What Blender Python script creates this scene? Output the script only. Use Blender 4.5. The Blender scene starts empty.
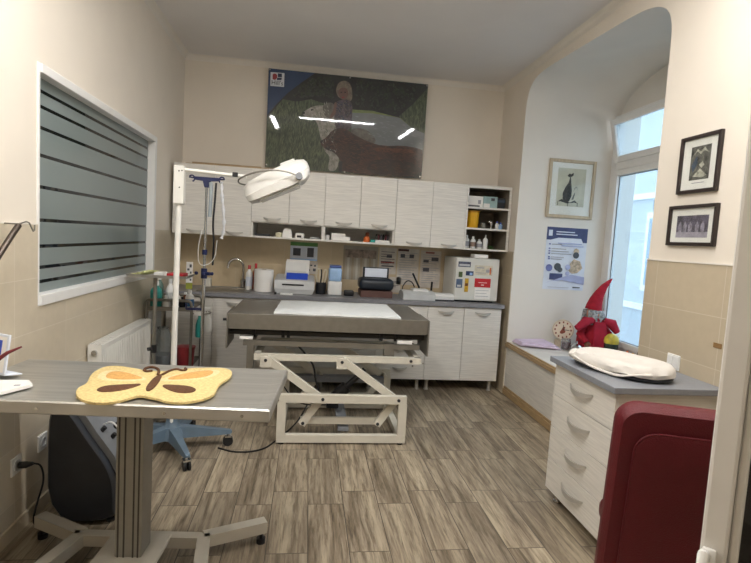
import bpy, bmesh, math, random
from mathutils import Vector, Matrix, noise as mnoise
random.seed(7)
R = math.radians
SC = bpy.context.scene
COL = SC.collection

# ------------------------------------------------------------------ materials
def lin(c):
    if isinstance(c, str):
        c = [int(c[i:i+2], 16) for i in (0, 2, 4)]
    return tuple(((v/255)/12.92 if v/255 <= .04045 else ((v/255+.055)/1.055)**2.4) for v in c)
MATS = {}
def mat(name, c, rough=.5, metal=0, var=.08, nscale=12, stretch=(1, 1, 1), bump=0, coat=0, alpha=None, trans=0, emit=0, bscale=None, spec=.5):
    if name in MATS: return MATS[name]
    m = bpy.data.materials.new(name); m.use_nodes = True
    nt = m.node_tree; N = nt.nodes; L = nt.links
    b = N['Principled BSDF']
    col = lin(c)
    b.inputs['Roughness'].default_value = rough
    b.inputs['Metallic'].default_value = metal
    b.inputs['Coat Weight'].default_value = coat
    b.inputs['Coat Roughness'].default_value = .03
    b.inputs['Transmission Weight'].default_value = trans
    b.inputs['Specular IOR Level'].default_value = spec
    if emit:
        b.inputs['Emission Color'].default_value = (*col, 1); b.inputs['Emission Strength'].default_value = emit
    tc = N.new('ShaderNodeTexCoord'); mp = N.new('ShaderNodeMapping'); mp.inputs['Scale'].default_value = stretch
    L.new(tc.outputs['Object'], mp.inputs['Vector'])
    nz = N.new('ShaderNodeTexNoise'); nz.inputs['Scale'].default_value = nscale; nz.inputs['Detail'].default_value = 4
    L.new(mp.outputs[0], nz.inputs['Vector'])
    mx = N.new('ShaderNodeMix'); mx.data_type = 'RGBA'
    mx.inputs[6].default_value = (*[v*(1-var) for v in col], 1); mx.inputs[7].default_value = (*[min(1, v*(1+var)) for v in col], 1)
    mr = N.new('ShaderNodeMapRange'); mr.inputs[1].default_value = .33; mr.inputs[2].default_value = .67
    L.new(nz.outputs['Fac'], mr.inputs[0]); L.new(mr.outputs[0], mx.inputs[0]); L.new(mx.outputs[2], b.inputs['Base Color'])
    if bump:
        bp = N.new('ShaderNodeBump'); bp.inputs['Strength'].default_value = bump; bp.inputs['Distance'].default_value = .01
        if bscale:
            n2 = N.new('ShaderNodeTexNoise'); n2.inputs['Scale'].default_value = bscale; n2.inputs['Detail'].default_value = 3
            L.new(mp.outputs[0], n2.inputs['Vector']); L.new(n2.outputs['Fac'], bp.inputs['Height'])
        else: L.new(nz.outputs['Fac'], bp.inputs['Height'])
        L.new(bp.outputs[0], b.inputs['Normal'])
    MATS[name] = m
    return m

def glass_mat(name, tint, diff, dfac, gloss_rough=.01):
    m = bpy.data.materials.new(name); m.use_nodes = True
    nt = m.node_tree; N = nt.nodes; L = nt.links; N.clear()
    out = N.new('ShaderNodeOutputMaterial')
    tr = N.new('ShaderNodeBsdfTransparent'); tr.inputs[0].default_value = (*lin(tint), 1)
    df = N.new('ShaderNodeBsdfDiffuse'); df.inputs[0].default_value = (*lin(diff), 1)
    tl = N.new('ShaderNodeBsdfTranslucent'); tl.inputs[0].default_value = (*lin(diff), 1)
    gl = N.new('ShaderNodeBsdfGlossy'); gl.inputs['Roughness'].default_value = gloss_rough
    nz = N.new('ShaderNodeTexNoise'); nz.inputs['Scale'].default_value = 3
    ml = N.new('ShaderNodeMath'); ml.operation = 'MULTIPLY_ADD'; ml.inputs[1].default_value = .06; ml.inputs[2].default_value = dfac-.03
    L.new(nz.outputs['Fac'], ml.inputs[0])
    a = N.new('ShaderNodeMixShader'); a.inputs[0].default_value = .5
    L.new(df.outputs[0], a.inputs[1]); L.new(tl.outputs[0], a.inputs[2])
    b = N.new('ShaderNodeMixShader'); L.new(ml.outputs[0], b.inputs[0])
    L.new(tr.outputs[0], b.inputs[1]); L.new(a.outputs[0], b.inputs[2])
    fr = N.new('ShaderNodeFresnel'); fr.inputs[0].default_value = 1.45
    gm = N.new('ShaderNodeNewGeometry'); iv = N.new('ShaderNodeMath'); iv.operation = 'MULTIPLY_ADD'; iv.inputs[1].default_value = -1; iv.inputs[2].default_value = 1
    L.new(gm.outputs['Backfacing'], iv.inputs[0]); fm = N.new('ShaderNodeMath'); fm.operation = 'MULTIPLY'; L.new(fr.outputs[0], fm.inputs[0]); L.new(iv.outputs[0], fm.inputs[1])
    c = N.new('ShaderNodeMixShader'); L.new(fm.outputs[0], c.inputs[0]); L.new(b.outputs[0], c.inputs[1]); L.new(gl.outputs[0], c.inputs[2])
    L.new(c.outputs[0], out.inputs[0])
    return m

def tile_mat(name, c, mortar, w, h, axes, off=(0, 0), rough=.35, var=.05, mort=.004):
    m = bpy.data.materials.new(name); m.use_nodes = True
    nt = m.node_tree; N = nt.nodes; L = nt.links; b = N['Principled BSDF']
    g = N.new('ShaderNodeNewGeometry'); sp = N.new('ShaderNodeSeparateXYZ'); cb = N.new('ShaderNodeCombineXYZ')
    L.new(g.outputs['Position'], sp.inputs[0])
    for i, ax in enumerate(axes):
        ad = N.new('ShaderNodeMath'); ad.operation = 'ADD'; ad.inputs[1].default_value = off[i]+40*(w, h)[i]
        L.new(sp.outputs['XYZ'.index(ax)], ad.inputs[0]); L.new(ad.outputs[0], cb.inputs[i])
    br = N.new('ShaderNodeTexBrick'); br.offset = 0; br.inputs['Scale'].default_value = 1
    br.inputs['Brick Width'].default_value = w; br.inputs['Row Height'].default_value = h
    br.inputs['Mortar Size'].default_value = mort/2; br.inputs['Mortar Smooth'].default_value = .3
    col = lin(c)
    br.inputs['Color1'].default_value = (*[v*(1-var) for v in col], 1); br.inputs['Color2'].default_value = (*[v*(1+var) for v in col], 1)
    br.inputs['Mortar'].default_value = (*lin(mortar), 1)
    L.new(cb.outputs[0], br.inputs['Vector'])
    nz = N.new('ShaderNodeTexNoise'); nz.inputs['Scale'].default_value = 18; nz.inputs['Detail'].default_value = 6
    L.new(g.outputs['Position'], nz.inputs['Vector'])
    mx = N.new('ShaderNodeMix'); mx.data_type = 'RGBA'; mx.blend_type = 'MULTIPLY'; mx.inputs[0].default_value = .25
    L.new(br.outputs['Color'], mx.inputs[6])
    rp = N.new('ShaderNodeValToRGB'); rp.color_ramp.elements[0].color = (.6, .6, .6, 1); rp.color_ramp.elements[1].color = (1.2, 1.2, 1.2, 1)
    L.new(nz.outputs['Fac'], rp.inputs[0]); L.new(rp.outputs[0], mx.inputs[7])
    L.new(mx.outputs[2], b.inputs['Base Color'])
    b.inputs['Roughness'].default_value = rough
    MATS[name] = m
    return m

def floor_mat():
    m = bpy.data.materials.new('wood_look_tiles'); m.use_nodes = True
    nt = m.node_tree; N = nt.nodes; L = nt.links; b = N['Principled BSDF']
    def math_(op, a=None, bb=None):
        n = N.new('ShaderNodeMath'); n.operation = op
        for i, v in enumerate((a, bb)):
            if v is None: continue
            if isinstance(v, (int, float)): n.inputs[i].default_value = v
            else: L.new(v, n.inputs[i])
        return n.outputs[0]
    g = N.new('ShaderNodeNewGeometry'); sp = N.new('ShaderNodeSeparateXYZ'); L.new(g.outputs['Position'], sp.inputs[0])
    u = math_('ADD', sp.outputs['Y'], -.545+.588*40); v = math_('ADD', sp.outputs['X'], -.066+.1985*40)
    cb = N.new('ShaderNodeCombineXYZ'); L.new(u, cb.inputs[0]); L.new(v, cb.inputs[1])
    br = N.new('ShaderNodeTexBrick'); br.offset = .245; br.offset_frequency = 2; br.inputs['Scale'].default_value = 1
    br.inputs['Brick Width'].default_value = .588; br.inputs['Row Height'].default_value = .1985
    br.inputs['Mortar Size'].default_value = .0024; br.inputs['Mortar Smooth'].default_value = .1; br.inputs['Bias'].default_value = 0
    br.inputs['Color1'].default_value = (0, 0, 0, 1); br.inputs['Color2'].default_value = (1, 1, 1, 1); br.inputs['Mortar'].default_value = (.5, .5, .5, 1)
    L.new(cb.outputs[0], br.inputs['Vector'])
    rnd = N.new('ShaderNodeSeparateColor'); L.new(br.outputs['Color'], rnd.inputs[0]); rv = rnd.outputs[0]
    # grain coordinates, shifted per plank
    gx = math_('ADD', math_('MULTIPLY', sp.outputs['X'], 12.0), math_('MULTIPLY', rv, 37.0))
    gy = math_('ADD', math_('MULTIPLY', sp.outputs['Y'], .9), math_('MULTIPLY', rv, 91.0))
    cg = N.new('ShaderNodeCombineXYZ'); L.new(gx, cg.inputs[0]); L.new(gy, cg.inputs[1]); L.new(math_('MULTIPLY', rv, 17.0), cg.inputs[2])
    n1 = N.new('ShaderNodeTexNoise'); n1.inputs['Scale'].default_value = 1.0; n1.inputs['Detail'].default_value = 8; n1.inputs['Roughness'].default_value = .66; n1.inputs['Distortion'].default_value = .9
    L.new(cg.outputs[0], n1.inputs['Vector'])
    n2 = N.new('ShaderNodeTexNoise'); n2.inputs['Scale'].default_value = 5; n2.inputs['Detail'].default_value = 5; n2.inputs['Roughness'].default_value = .7; n2.inputs['Distortion'].default_value = .4
    L.new(cg.outputs[0], n2.inputs['Vector'])
    r1 = N.new('ShaderNodeValToRGB'); e = r1.color_ramp.elements
    e[0].position = .27; e[0].color = (*lin('57493a'), 1); e[1].position = .72; e[1].color = (*lin('bfb29c'), 1)
    for p, c in ((.40, '7f7260'), (.5, '9b8e7b'), (.6, 'afa28c')):
        q = r1.color_ramp.elements.new(p); q.color = (*lin(c), 1)
    L.new(n1.outputs['Fac'], r1.inputs[0])
    r2 = N.new('ShaderNodeValToRGB'); r2.color_ramp.elements[0].position = .33; r2.color_ramp.elements[0].color = (.38, .35, .31, 1)
    r2.color_ramp.elements[1].position = .55; r2.color_ramp.elements[1].color = (1, 1, 1, 1)
    L.new(n2.outputs['Fac'], r2.inputs[0])
    mx = N.new('ShaderNodeMix'); mx.data_type = 'RGBA'; mx.blend_type = 'MULTIPLY'; mx.inputs[0].default_value = .9
    L.new(r1.outputs[0], mx.inputs[6]); L.new(r2.outputs[0], mx.inputs[7])
    tone = N.new('ShaderNodeMix'); tone.data_type = 'RGBA'; tone.blend_type = 'MULTIPLY'; tone.inputs[0].default_value = 1
    tr = N.new('ShaderNodeValToRGB'); tr.color_ramp.elements[0].color = (.78, .77, .75, 1); tr.color_ramp.elements[1].color = (1.06, 1.05, 1.02, 1)
    L.new(rv, tr.inputs[0]); L.new(mx.outputs[2], tone.inputs[6]); L.new(tr.outputs[0], tone.inputs[7])
    jt = N.new('ShaderNodeMix'); jt.data_type = 'RGBA'; L.new(br.outputs['Fac'], jt.inputs[0]); L.new(tone.outputs[2], jt.inputs[6]); jt.inputs[7].default_value = (*lin('4a4138'), 1)
    L.new(jt.outputs[2], b.inputs['Base Color'])
    b.inputs['Roughness'].default_value = .42
    bp = N.new('ShaderNodeBump'); bp.inputs['Strength'].default_value = .15; bp.inputs['Distance'].default_value = .004; L.new(n1.outputs['Fac'], bp.inputs['Height']); L.new(bp.outputs[0], b.inputs['Normal'])
    return m

# ------------------------------------------------------------------ mesh builder
class MB:
    def __init__(s, M=None):
        s.bm = bmesh.new(); s.M = M; s.smooth = False
    def _add(s, verts, faces, mi=0, smooth=False):
        if s.M is not None: verts = [s.M @ Vector(v) for v in verts]
        vs = [s.bm.verts.new(v) for v in verts]; out = []
        for f in faces:
            try:
                F = s.bm.faces.new([vs[i] for i in f]); F.material_index = mi; F.smooth = smooth; out.append(F)
            except ValueError: pass
        if smooth: s.smooth = True
        return vs, out
    def box(s, x0, x1, y0, y1, z0, z1, bev=0, mi=0, seg=2):
        v = [(x, y, z) for x in (x0, x1) for y in (y0, y1) for z in (z0, z1)]
        f = [(0, 1, 3, 2), (4, 6, 7, 5), (0, 4, 5, 1), (2, 3, 7, 6), (0, 2, 6, 4), (1, 5, 7, 3)]
        vs, fs = s._add(v, f, mi)
        if bev:
            es = {e for F in fs for e in F.edges}
            r = bmesh.ops.bevel(s.bm, geom=list(es), offset=bev, segments=seg, affect='EDGES', profile=.5)
            for F in r['faces']: F.material_index = mi
            if seg > 2:
                for F in r['faces']: F.smooth = True
                s.smooth = True
        return s
    def prism(s, poly, ax, a, b, mi=0, smooth=False):
        def P(p, t): return {'x': (t, p[0], p[1]), 'y': (p[0], t, p[1]), 'z': (p[0], p[1], t)}[ax]
        n = len(poly)
        s._add([P(p, a) for p in poly]+[P(p, b) for p in poly], [tuple(range(n)), tuple(range(n, 2*n))]+[(i, (i+1) % n, n+(i+1) % n, n+i) for i in range(n)], mi, smooth)
        return s
    def face(s, pts, mi=0):
        s._add(pts, [tuple(range(len(pts)))], mi); return s
    def loft(s, rings, mi=0, caps=True, closed=True, smooth=True):
        n = len(rings[0]); v = [p for r in rings for p in r]; f = []
        for k in range(len(rings)-1):
            for i in range(n if closed else n-1):
                j = (i+1) % n; f.append((k*n+i, k*n+j, (k+1)*n+j, (k+1)*n+i))
        if caps: f += [tuple(range(n)), tuple(range((len(rings)-1)*n, len(rings)*n))]
        s._add(v, f, mi, smooth); return s
    def tube(s, pts, r, n=8, mi=0, closed=False):
        pts = [Vector(p) for p in pts]; m = len(pts); rings = []
        up = None
        for i, p in enumerate(pts):
            a = pts[(i-1) % m] if (closed or i) else p; b = pts[(i+1) % m] if (closed or i < m-1) else p
            t = (b-a).normalized()
            if up is None: up = t.orthogonal().normalized()
            up = (up - t*up.dot(t)); up = up.normalized() if up.length > 1e-5 else t.orthogonal().normalized()
            w = t.cross(up); rr = r[i] if isinstance(r, (list, tuple)) else r
            rings.append([p+(up*math.cos(2*math.pi*k/n)+w*math.sin(2*math.pi*k/n))*rr for k in range(n)])
        if closed: rings.append(rings[0]); return s.loft(rings, mi, caps=False)
        return s.loft(rings, mi)
    def cyl(s, p0, p1, r, n=16, mi=0, r1=None):
        return s.tube([p0, p1], [r, r if r1 is None else r1], n, mi)
    def bar(s, p0, p1, w, h, up=(0, 0, 1), mi=0):
        p0, p1 = Vector(p0), Vector(p1); t = (p1-p0).normalized(); u = Vector(up); u = (u-t*u.dot(t)).normalized(); x = t.cross(u)
        R_ = lambda p: [p+x*w/2*a+u*h/2*b for a, b in ((-1, -1), (1, -1), (1, 1), (-1, 1))]
        return s.loft([R_(p0), R_(p1)], mi, smooth=False)
    def lathe(s, prof, c=(0, 0, 0), n=24, mi=0):
        c = Vector(c)
        return s.loft([[c+Vector((r*math.cos(2*math.pi*k/n), r*math.sin(2*math.pi*k/n), z)) for k in range(n)] for r, z in prof], mi)
    def ell(s, c, rad, n=16, mi=0, M=None):
        c = Vector(c); rings = []
        for i in range(1, n//2):
            a = math.pi*i/(n//2)
            ring = [Vector((rad[0]*math.sin(a)*math.cos(2*math.pi*k/n), rad[1]*math.sin(a)*math.sin(2*math.pi*k/n), -rad[2]*math.cos(a))) for k in range(n)]
            rings.append([c+(M @ p if M else p) for p in ring])
        return s.loft(rings, mi)

def wloc(o):
    v = Vector((0, 0, 0))
    while o is not None: v += o.location; o = o.parent
    return v
def build(mb, name, mats, parent=None, origin=None):
    bm = mb.bm
    bmesh.ops.remove_doubles(bm, verts=bm.verts, dist=1e-6)
    bmesh.ops.recalc_face_normals(bm, faces=bm.faces)
    if origin is not None and Vector(origin).length: bmesh.ops.translate(bm, verts=bm.verts, vec=-Vector(origin))
    me = bpy.data.meshes.new(name); bm.to_mesh(me); bm.free()
    for m in (mats if isinstance(mats, (list, tuple)) else [mats]): me.materials.append(m)
    if mb.smooth: me.set_sharp_from_angle(angle=R(42))
    o = bpy.data.objects.new(name, me); COL.objects.link(o)
    if parent is not None: o.parent = parent
    return o
def thing(name, label, cat, loc=(0, 0, 0), rot=(0, 0, 0), group=None):
    o = bpy.data.objects.new(name, None); COL.objects.link(o); o.location = loc; o.rotation_euler = rot
    o.empty_display_size = .05
    o['label'] = label; o['category'] = cat
    if group: o['group'] = group
    return o
def islands(bm):
    seen = set(); out = []
    for v in bm.verts:
        if v in seen: continue
        st = [v]; seen.add(v); isl = []
        while st:
            a = st.pop(); isl.append(a)
            for e in a.link_edges:
                b = e.other_vert(a)
                if b not in seen: seen.add(b); st.append(b)
        out.append(isl)
    return out
def parts(mb, name, mats, parent, local=False):
    # one object for each separate piece
    bm = mb.bm; bm.verts.index_update(); res = []
    groups = [[v.index for v in g] for g in islands(bm)]
    for g in groups:
        q = MB(); q.smooth = mb.smooth; q.bm.free(); q.bm = bm.copy(); q.bm.verts.ensure_lookup_table(); gs = set(g)
        bmesh.ops.delete(q.bm, geom=[v for v in q.bm.verts if v.index not in gs], context='VERTS')
        res.append(part(q, name, mats, parent, None, local))
    bm.free()
    return res
def part(mb, name, mats, parent, label=None, local=False):
    o = build(mb, name, mats, parent, None if local else wloc(parent))
    if label: o['label'] = label
    return o
def single(mb, name, mats, label, cat, group=None):
    vs = [v.co for v in mb.bm.verts]
    lo = [min(v[i] for v in vs) for i in range(3)]; hi = [max(v[i] for v in vs) for i in range(3)]
    c = Vector(((lo[0]+hi[0])/2, (lo[1]+hi[1])/2, lo[2]))
    o = build(mb, name, mats, None, c); o.location = c
    o['label'] = label; o['category'] = cat
    if group: o['group'] = group
    return o
def struct(mb, name, mats, parent=None):
    o = build(mb, name, mats, parent)
    if parent is None: o['kind'] = 'structure'
    return o
def copy_tree(o, parent=None):
    c = o.copy(); COL.objects.link(c)
    if parent is not None: c.parent = parent
    for ch in list(o.children): copy_tree(ch, c)
    return c
def arc(c, r, a0, a1, n=12, z=None):
    return [(c[0]+r*math.cos(R(a0+(a1-a0)*i/n)), c[1]+r*math.sin(R(a0+(a1-a0)*i/n))) for i in range(n+1)]
def smoothpoly(pts, it=2, closed=True):
    for _ in range(it):
        q = []; n = len(pts)
        for i in range(n if closed else n-1):
            a, b = Vector(pts[i]), Vector(pts[(i+1) % n])
            q += [tuple(a*.75+b*.25), tuple(a*.25+b*.75)]
        if not closed: q = [pts[0]]+q+[pts[-1]]
        pts = q
    return pts

# ------------------------------------------------------------------ palette
CREAM = mat('cream_wall_paint', 'e2d9cb', .8, var=.02, nscale=3)
WHITEW = mat('white_niche_paint', 'e2ddd4', .75, var=.02, nscale=3)
CEIL = mat('ceiling_paint', 'e0dddb', .85, var=.02, nscale=2)
CORN = mat('cornice_white', 'e0dad0', .7, var=.02)
PVC = mat('white_pvc', 'e6e5e2', .3, var=.02)
WPAINT = mat('white_enamel', 'e3e1da', .35, var=.03)
DOORP = mat('door_white', 'cfccc6', .35, var=.02)
CAB = mat('ash_grey_laminate', 'dad6ce', .42, var=.09, nscale=5, stretch=(1.2, 1.2, 26))
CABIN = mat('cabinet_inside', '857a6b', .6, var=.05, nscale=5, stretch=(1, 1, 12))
OAK = mat('oak_edge', 'a88d67', .5, var=.15, nscale=6, stretch=(2, 2, 20))
WORK = mat('grey_worktop', '86868a', .35, var=.06, nscale=60)
CHESTTOP = mat('chest_worktop', '85888e', .35, var=.05, nscale=60)
CHROME = mat('chrome', 'c8c8c8', .15, metal=1, var=.03)
HANDLE = mat('satin_handle', 'b9b5ad', .35, metal=.35, var=.03)
STEEL = mat('brushed_steel', 'bab8b2', .36, metal=.75, var=.10, nscale=4, stretch=(1, 12, 1))
STEELD = mat('dull_steel', '8c887f', .40, metal=.7, var=.06, nscale=20)
ALU = mat('anodised_aluminium', '8d8a82', .45, metal=.4, var=.04, nscale=20)
ALUD = mat('groove_dark', '3a3733', .6, var=.1)
GREYP = mat('grey_powder_coat', 'b3aea2', .45, var=.04)
FRAMEP = mat('pale_frame_paint', 'cfcabc', .4, var=.04)
BLACK = mat('black_plastic', '17171a', .4, var=.2)
RUBBER = mat('black_rubber', '1b1b1b', .7, var=.2)
DGREY = mat('charcoal_plastic', '2a2c31', .42, var=.1)
MGREY = mat('mid_grey_plastic', '7c7f83', .45, var=.08)
LGREY = mat('light_grey_plastic', 'c3c4c3', .4, var=.05)
WPL = mat('white_plastic', 'e9e8e4', .35, var=.03)
BLUEST = mat('blue_stand_enamel', '5d6f7e', .35, var=.08)
NAVY = mat('navy_plastic', '1e2654', .4, var=.1)
BLUE = mat('bright_blue', '2f4fc0', .4, var=.1)
LBLUE = mat('light_blue', '9fc0e6', .35, var=.1)
RED = mat('red_plastic', 'b3202b', .4, var=.1)
REDL = mat('red_leather', '5a131b', .42, var=.08, nscale=8, bump=.35, bscale=260, spec=.35)
REDF = mat('red_felt', 'a01428', .9, var=.15, nscale=30, bump=.3)
YEL = mat('yellow_plastic', 'e2ab1c', .4, var=.08)
TEAL = mat('teal_plastic', '2a8f86', .4, var=.1)
GREEN = mat('green_foliage', '4c6a3c', .6, var=.3)
ORANGE = mat('orange_plastic', 'c8652c', .5, var=.15)
PAPER = mat('white_paper', 'eeebe6', .8, var=.02)
PAPERB = mat('bluish_paper', 'd9dfea', .7, var=.05)
INK = mat('grey_ink', '54545a', .8, var=.1)
INKL = mat('light_ink', 'a3a3a8', .8, var=.1)
LILAC = mat('lilac_cloth', 'd9c8dc', .9, var=.06, nscale=8, bump=.25)
TOWEL = mat('white_towel', 'd9d4cc', .9, var=.03, nscale=20, bump=.3, bscale=30)
PADM = mat('white_pad', 'f0f3f2', .6, var=.03, nscale=20)
DARKF = mat('dark_brown_frame', '2b211e', .4, var=.15)
PALEF = mat('pale_wood_frame', 'b9a88d', .5, var=.12, nscale=8, stretch=(8, 8, 1))
CLEAR = mat('clear_plastic', 'e8eef0', .08, trans=.9, var=.02)
BROWN = mat('amber_brown', '6b3d22', .3, var=.15)
TILE_L = tile_mat('beige_wall_tile_left', 'cdc1ab', 'd8cebe', .50, .262, 'YZ', (0, -1.475+.262*6))
TILE_R = tile_mat('beige_wall_tile_right', 'beb097', 'd0c6b4', .50, .262, 'YZ', (-.26, -1.475+.262*6))
TILE_B = tile_mat('beige_wall_tile_back', 'cbb897', 'd2c2a5', .25, .27, 'XZ', (0, -.9))
FLOOR = floor_mat()
PANE = glass_mat('window_glass', (226, 236, 242), (190, 210, 225), .16)
DPANE = glass_mat('clear_glass', (150, 160, 158), (160, 170, 168), .04)
CPANE = glass_mat('picture_glass', (252, 253, 252), (200, 200, 200), .032)
FILM = glass_mat('frosted_film', (120, 130, 130), (178, 190, 188), .93, .10)

XL, XR, YB, ZC = -1.326, 2.06, 5.53, 3.25
YN0, YN1, XW = 2.86, 4.91, 3.05      # window niche near / far reveal, window plane

# ------------------------------------------------------------------ setting
struct(MB().box(XL-.15, 3.3, -1.0, YB+.15, -.06, 0), 'floor', FLOOR)
struct(MB().box(XL-.15, XR+.05, -1.0, YB+.15, ZC, ZC+.1), 'ceiling', CEIL)
wb = struct(MB().box(XL-.15, XR+1.2, YB, YB+.15, 0, ZC), 'wall_back', CREAM)
struct(MB().box(XL, XR, YB-.008, YB, .5, 1.46), 'tile_cladding', TILE_B, wb)
struct(MB().box(XL-.15, XR+.1, -1.1, -1.0, 0, ZC), 'wall_rear', CREAM)
# left wall with the interior window opening
WY0, WY1, WZ0, WZ1 = 2.70, 4.60, 1.07, 2.252
m = MB()
m.box(XL-.15, XL, -1.0, WY0, 0, ZC); m.box(XL-.15, XL, WY1, YB, 0, ZC); m.box(XL-.15, XL, WY0, WY1, 0, WZ0); m.box(XL-.15, XL, WY0, WY1, WZ1, ZC)
wl = struct(m, 'wall_left', CREAM)
m = MB()
m.box(XL, XL+.008, -1.0, WY0, 0, 1.475); m.box(XL, XL+.008, WY1, YB-.01, 0, 1.475); m.box(XL, XL+.008, WY0, WY1, 0, WZ0)
struct(m, 'tile_cladding', TILE_L, wl)
# interior window: frame, pane, frosted bands
w1 = thing('window_1', 'x', 'window', (XL, WY0, WZ0)); del w1['label'], w1['category']; w1['kind'] = 'structure'
m = MB()
xf0, xf1 = XL-.07, XL+.016
m.box(xf0, xf1-.008, WY0, WY0+.018, WZ0, WZ1, .003); m.box(xf0, xf1, WY1-.05, WY1, WZ0, WZ1, .004)
m.box(xf0, xf1, WY0+.018, WY1-.05, WZ1-.045, WZ1, .004); m.box(xf0, xf1, WY0+.018, WY1-.05, WZ0, WZ0+.055, .004)
part(m, 'window_frame', PVC, w1)
part(MB().box(XL-.05, XL-.044, WY0+.012, WY1-.04, WZ0+.04, WZ1-.03), 'pane', DPANE, w1)
strp = [2.144, 2.068, 1.964, 1.826, 1.667, 1.498, 1.364, 1.255, 1.181]
zz = [WZ1-.03]+strp+[WZ0+.04]; m = MB()
for i in range(len(zz)-1):
    a = zz[i]-(.009 if i else 0); b = zz[i+1]+.009
    if i == len(zz)-2: b = zz[i+1]
    m.box(XL-.0435, XL-.0425, WY0+.012, WY1-.04, b, a)
part(m, 'frosted_film', FILM, w1)
# corridor seen dimly behind it
cm = mat('corridor_paint', '6d716f', .8)
m = MB(); m.box(-3.3, -3.2, 1.6, 6, 0, 3); m.box(-3.2, XL-.15, 1.5, 1.6, 0, 3); m.box(-3.2, XL-.15, 6, 6.1, 0, 3); m.box(-3.3, XL-.15, 1.5, 6.1, 3, 3.1); m.box(-3.3, XL-.15, 1.5, 6.1, -.1, 0)
struct(m, 'wall_corridor', cm)

# right wall with the arched window niche
def wall_prof(n=40):
    # opening outline on the room face: flat arch with rounded corners (y, z)
    pts = []
    c, hw = (YN0+YN1)/2, (YN1-YN0)/2
    for i in range(n+1):
        t = math.pi*i/n; ct, st = math.cos(t), math.sin(t)
        y = c-hw*math.copysign(abs(ct)**(2/6.5), ct); z = 2.66+(.50-.10*(YN1-y)/(YN1-YN0))*abs(st)**(2/4.2)
        pts.append((y, z))
    return pts
def win_prof(n=40):
    pts = []; c, hw = (YN0+YN1)/2, (YN1-YN0)/2
    for i in range(n+1):
        t = math.pi*i/n; y = c-hw*math.cos(t)
        pts.append((y, 2.88+.34*math.sin(t)))
    return pts
wp, wn = wall_prof(), win_prof()
m = MB()
# room face
m.box(XR, XR+.12, -1.0, YN0-.001, 0, ZC); m.box(XR, XR+.12, YN1+.001, YB, 0, ZC)
top = [(XR, y, ZC) for y, z in wp]; bot = [(XR, y, z) for y, z in wp]
m.loft([bot, top], closed=False, caps=False, smooth=False)
m.face([(XR, YN0, 0), (XR, YN0, wp[0][1]), (XR, YN0, ZC), (XR, YN0-.001, ZC), (XR, YN0-.001, 0)])
wr = struct(m, 'wall_right', CREAM)
# niche vault + reveals + window wall
m = MB()
rings = []
for k in range(9):
    s = k/8; s2 = s*s*(3-2*s)
    rings.append([(XR+(XW+.1-XR)*s, a[0]*(1-s2)+b[0]*s2, a[1]*(1-s2)+b[1]*s2) for a, b in zip(wp, wn)])
m.loft(rings, closed=False, caps=False, smooth=True)
for idx, y in ((0, YN0), (-1, YN1)):
    for k in range(8):
        p, q = rings[k][idx], rings[k+1][idx]
        m.face([(p[0], y, 0), p, q, (q[0], y, 0)])
m.face([(XW+.02, y, z) for y, z in wn])           # tympanum over the window
m.box(XW+.01, XW+.2, YN0, YN1, 0, .57)
m.box(XR+.1, XW+.25, YN1+.002, YN1+.05, 0, ZC); m.box(XR+.1, XW+.25, YN0-.05, YN0-.002, 0, ZC); m.box(XR, XW+.25, YN0, YN1, ZC, ZC+.05)
niche = struct(m, 'wall_niche', WHITEW)
m = MB(); m.box(XR-.008, XR, -1.0, YN0, 0, 1.475); m.box(XR-.008, XR, YN1, YB-.01, 0, 1.46)
struct(m, 'tile_cladding', TILE_R, wr)
m = MB(); m.box(XR-.012, XR, -1.0, YN0, 1.475, 1.483)
struct(m, 'trim_1', CORN)
m = MB(); m.box(XL, XL+.01, -1.0, WY0, 1.475, 1.48); m.box(XL, XL+.01, WY1, YB, 1.475, 1.48)
struct(m, 'trim_2', CORN)
# cornice along left, back, right
def cove(a0, z, r=.05): return [(0, z), (r, z), (r*.55, z-r*.25), (r*.25, z-r*.55), (0, z-r)]
m = MB()
m.prism([(XL+x, z) for x, z in cove(0, ZC)], 'y', -1, YB)
m.prism([(XR-x, z) for x, z in cove(0, ZC)], 'y', -1, YB)
struct(m, 'trim_3', CORN)
m = MB(); m.prism([(YB-x, z) for x, z in cove(0, ZC)], 'x', XL, XR)
struct(m, 'trim_4', CORN)
# low skirting at the left wall
struct(MB().box(XL+.008, XL+.02, -1.0, YB-.62, 0, .07), 'baseboard_left', TILE_L)

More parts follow.
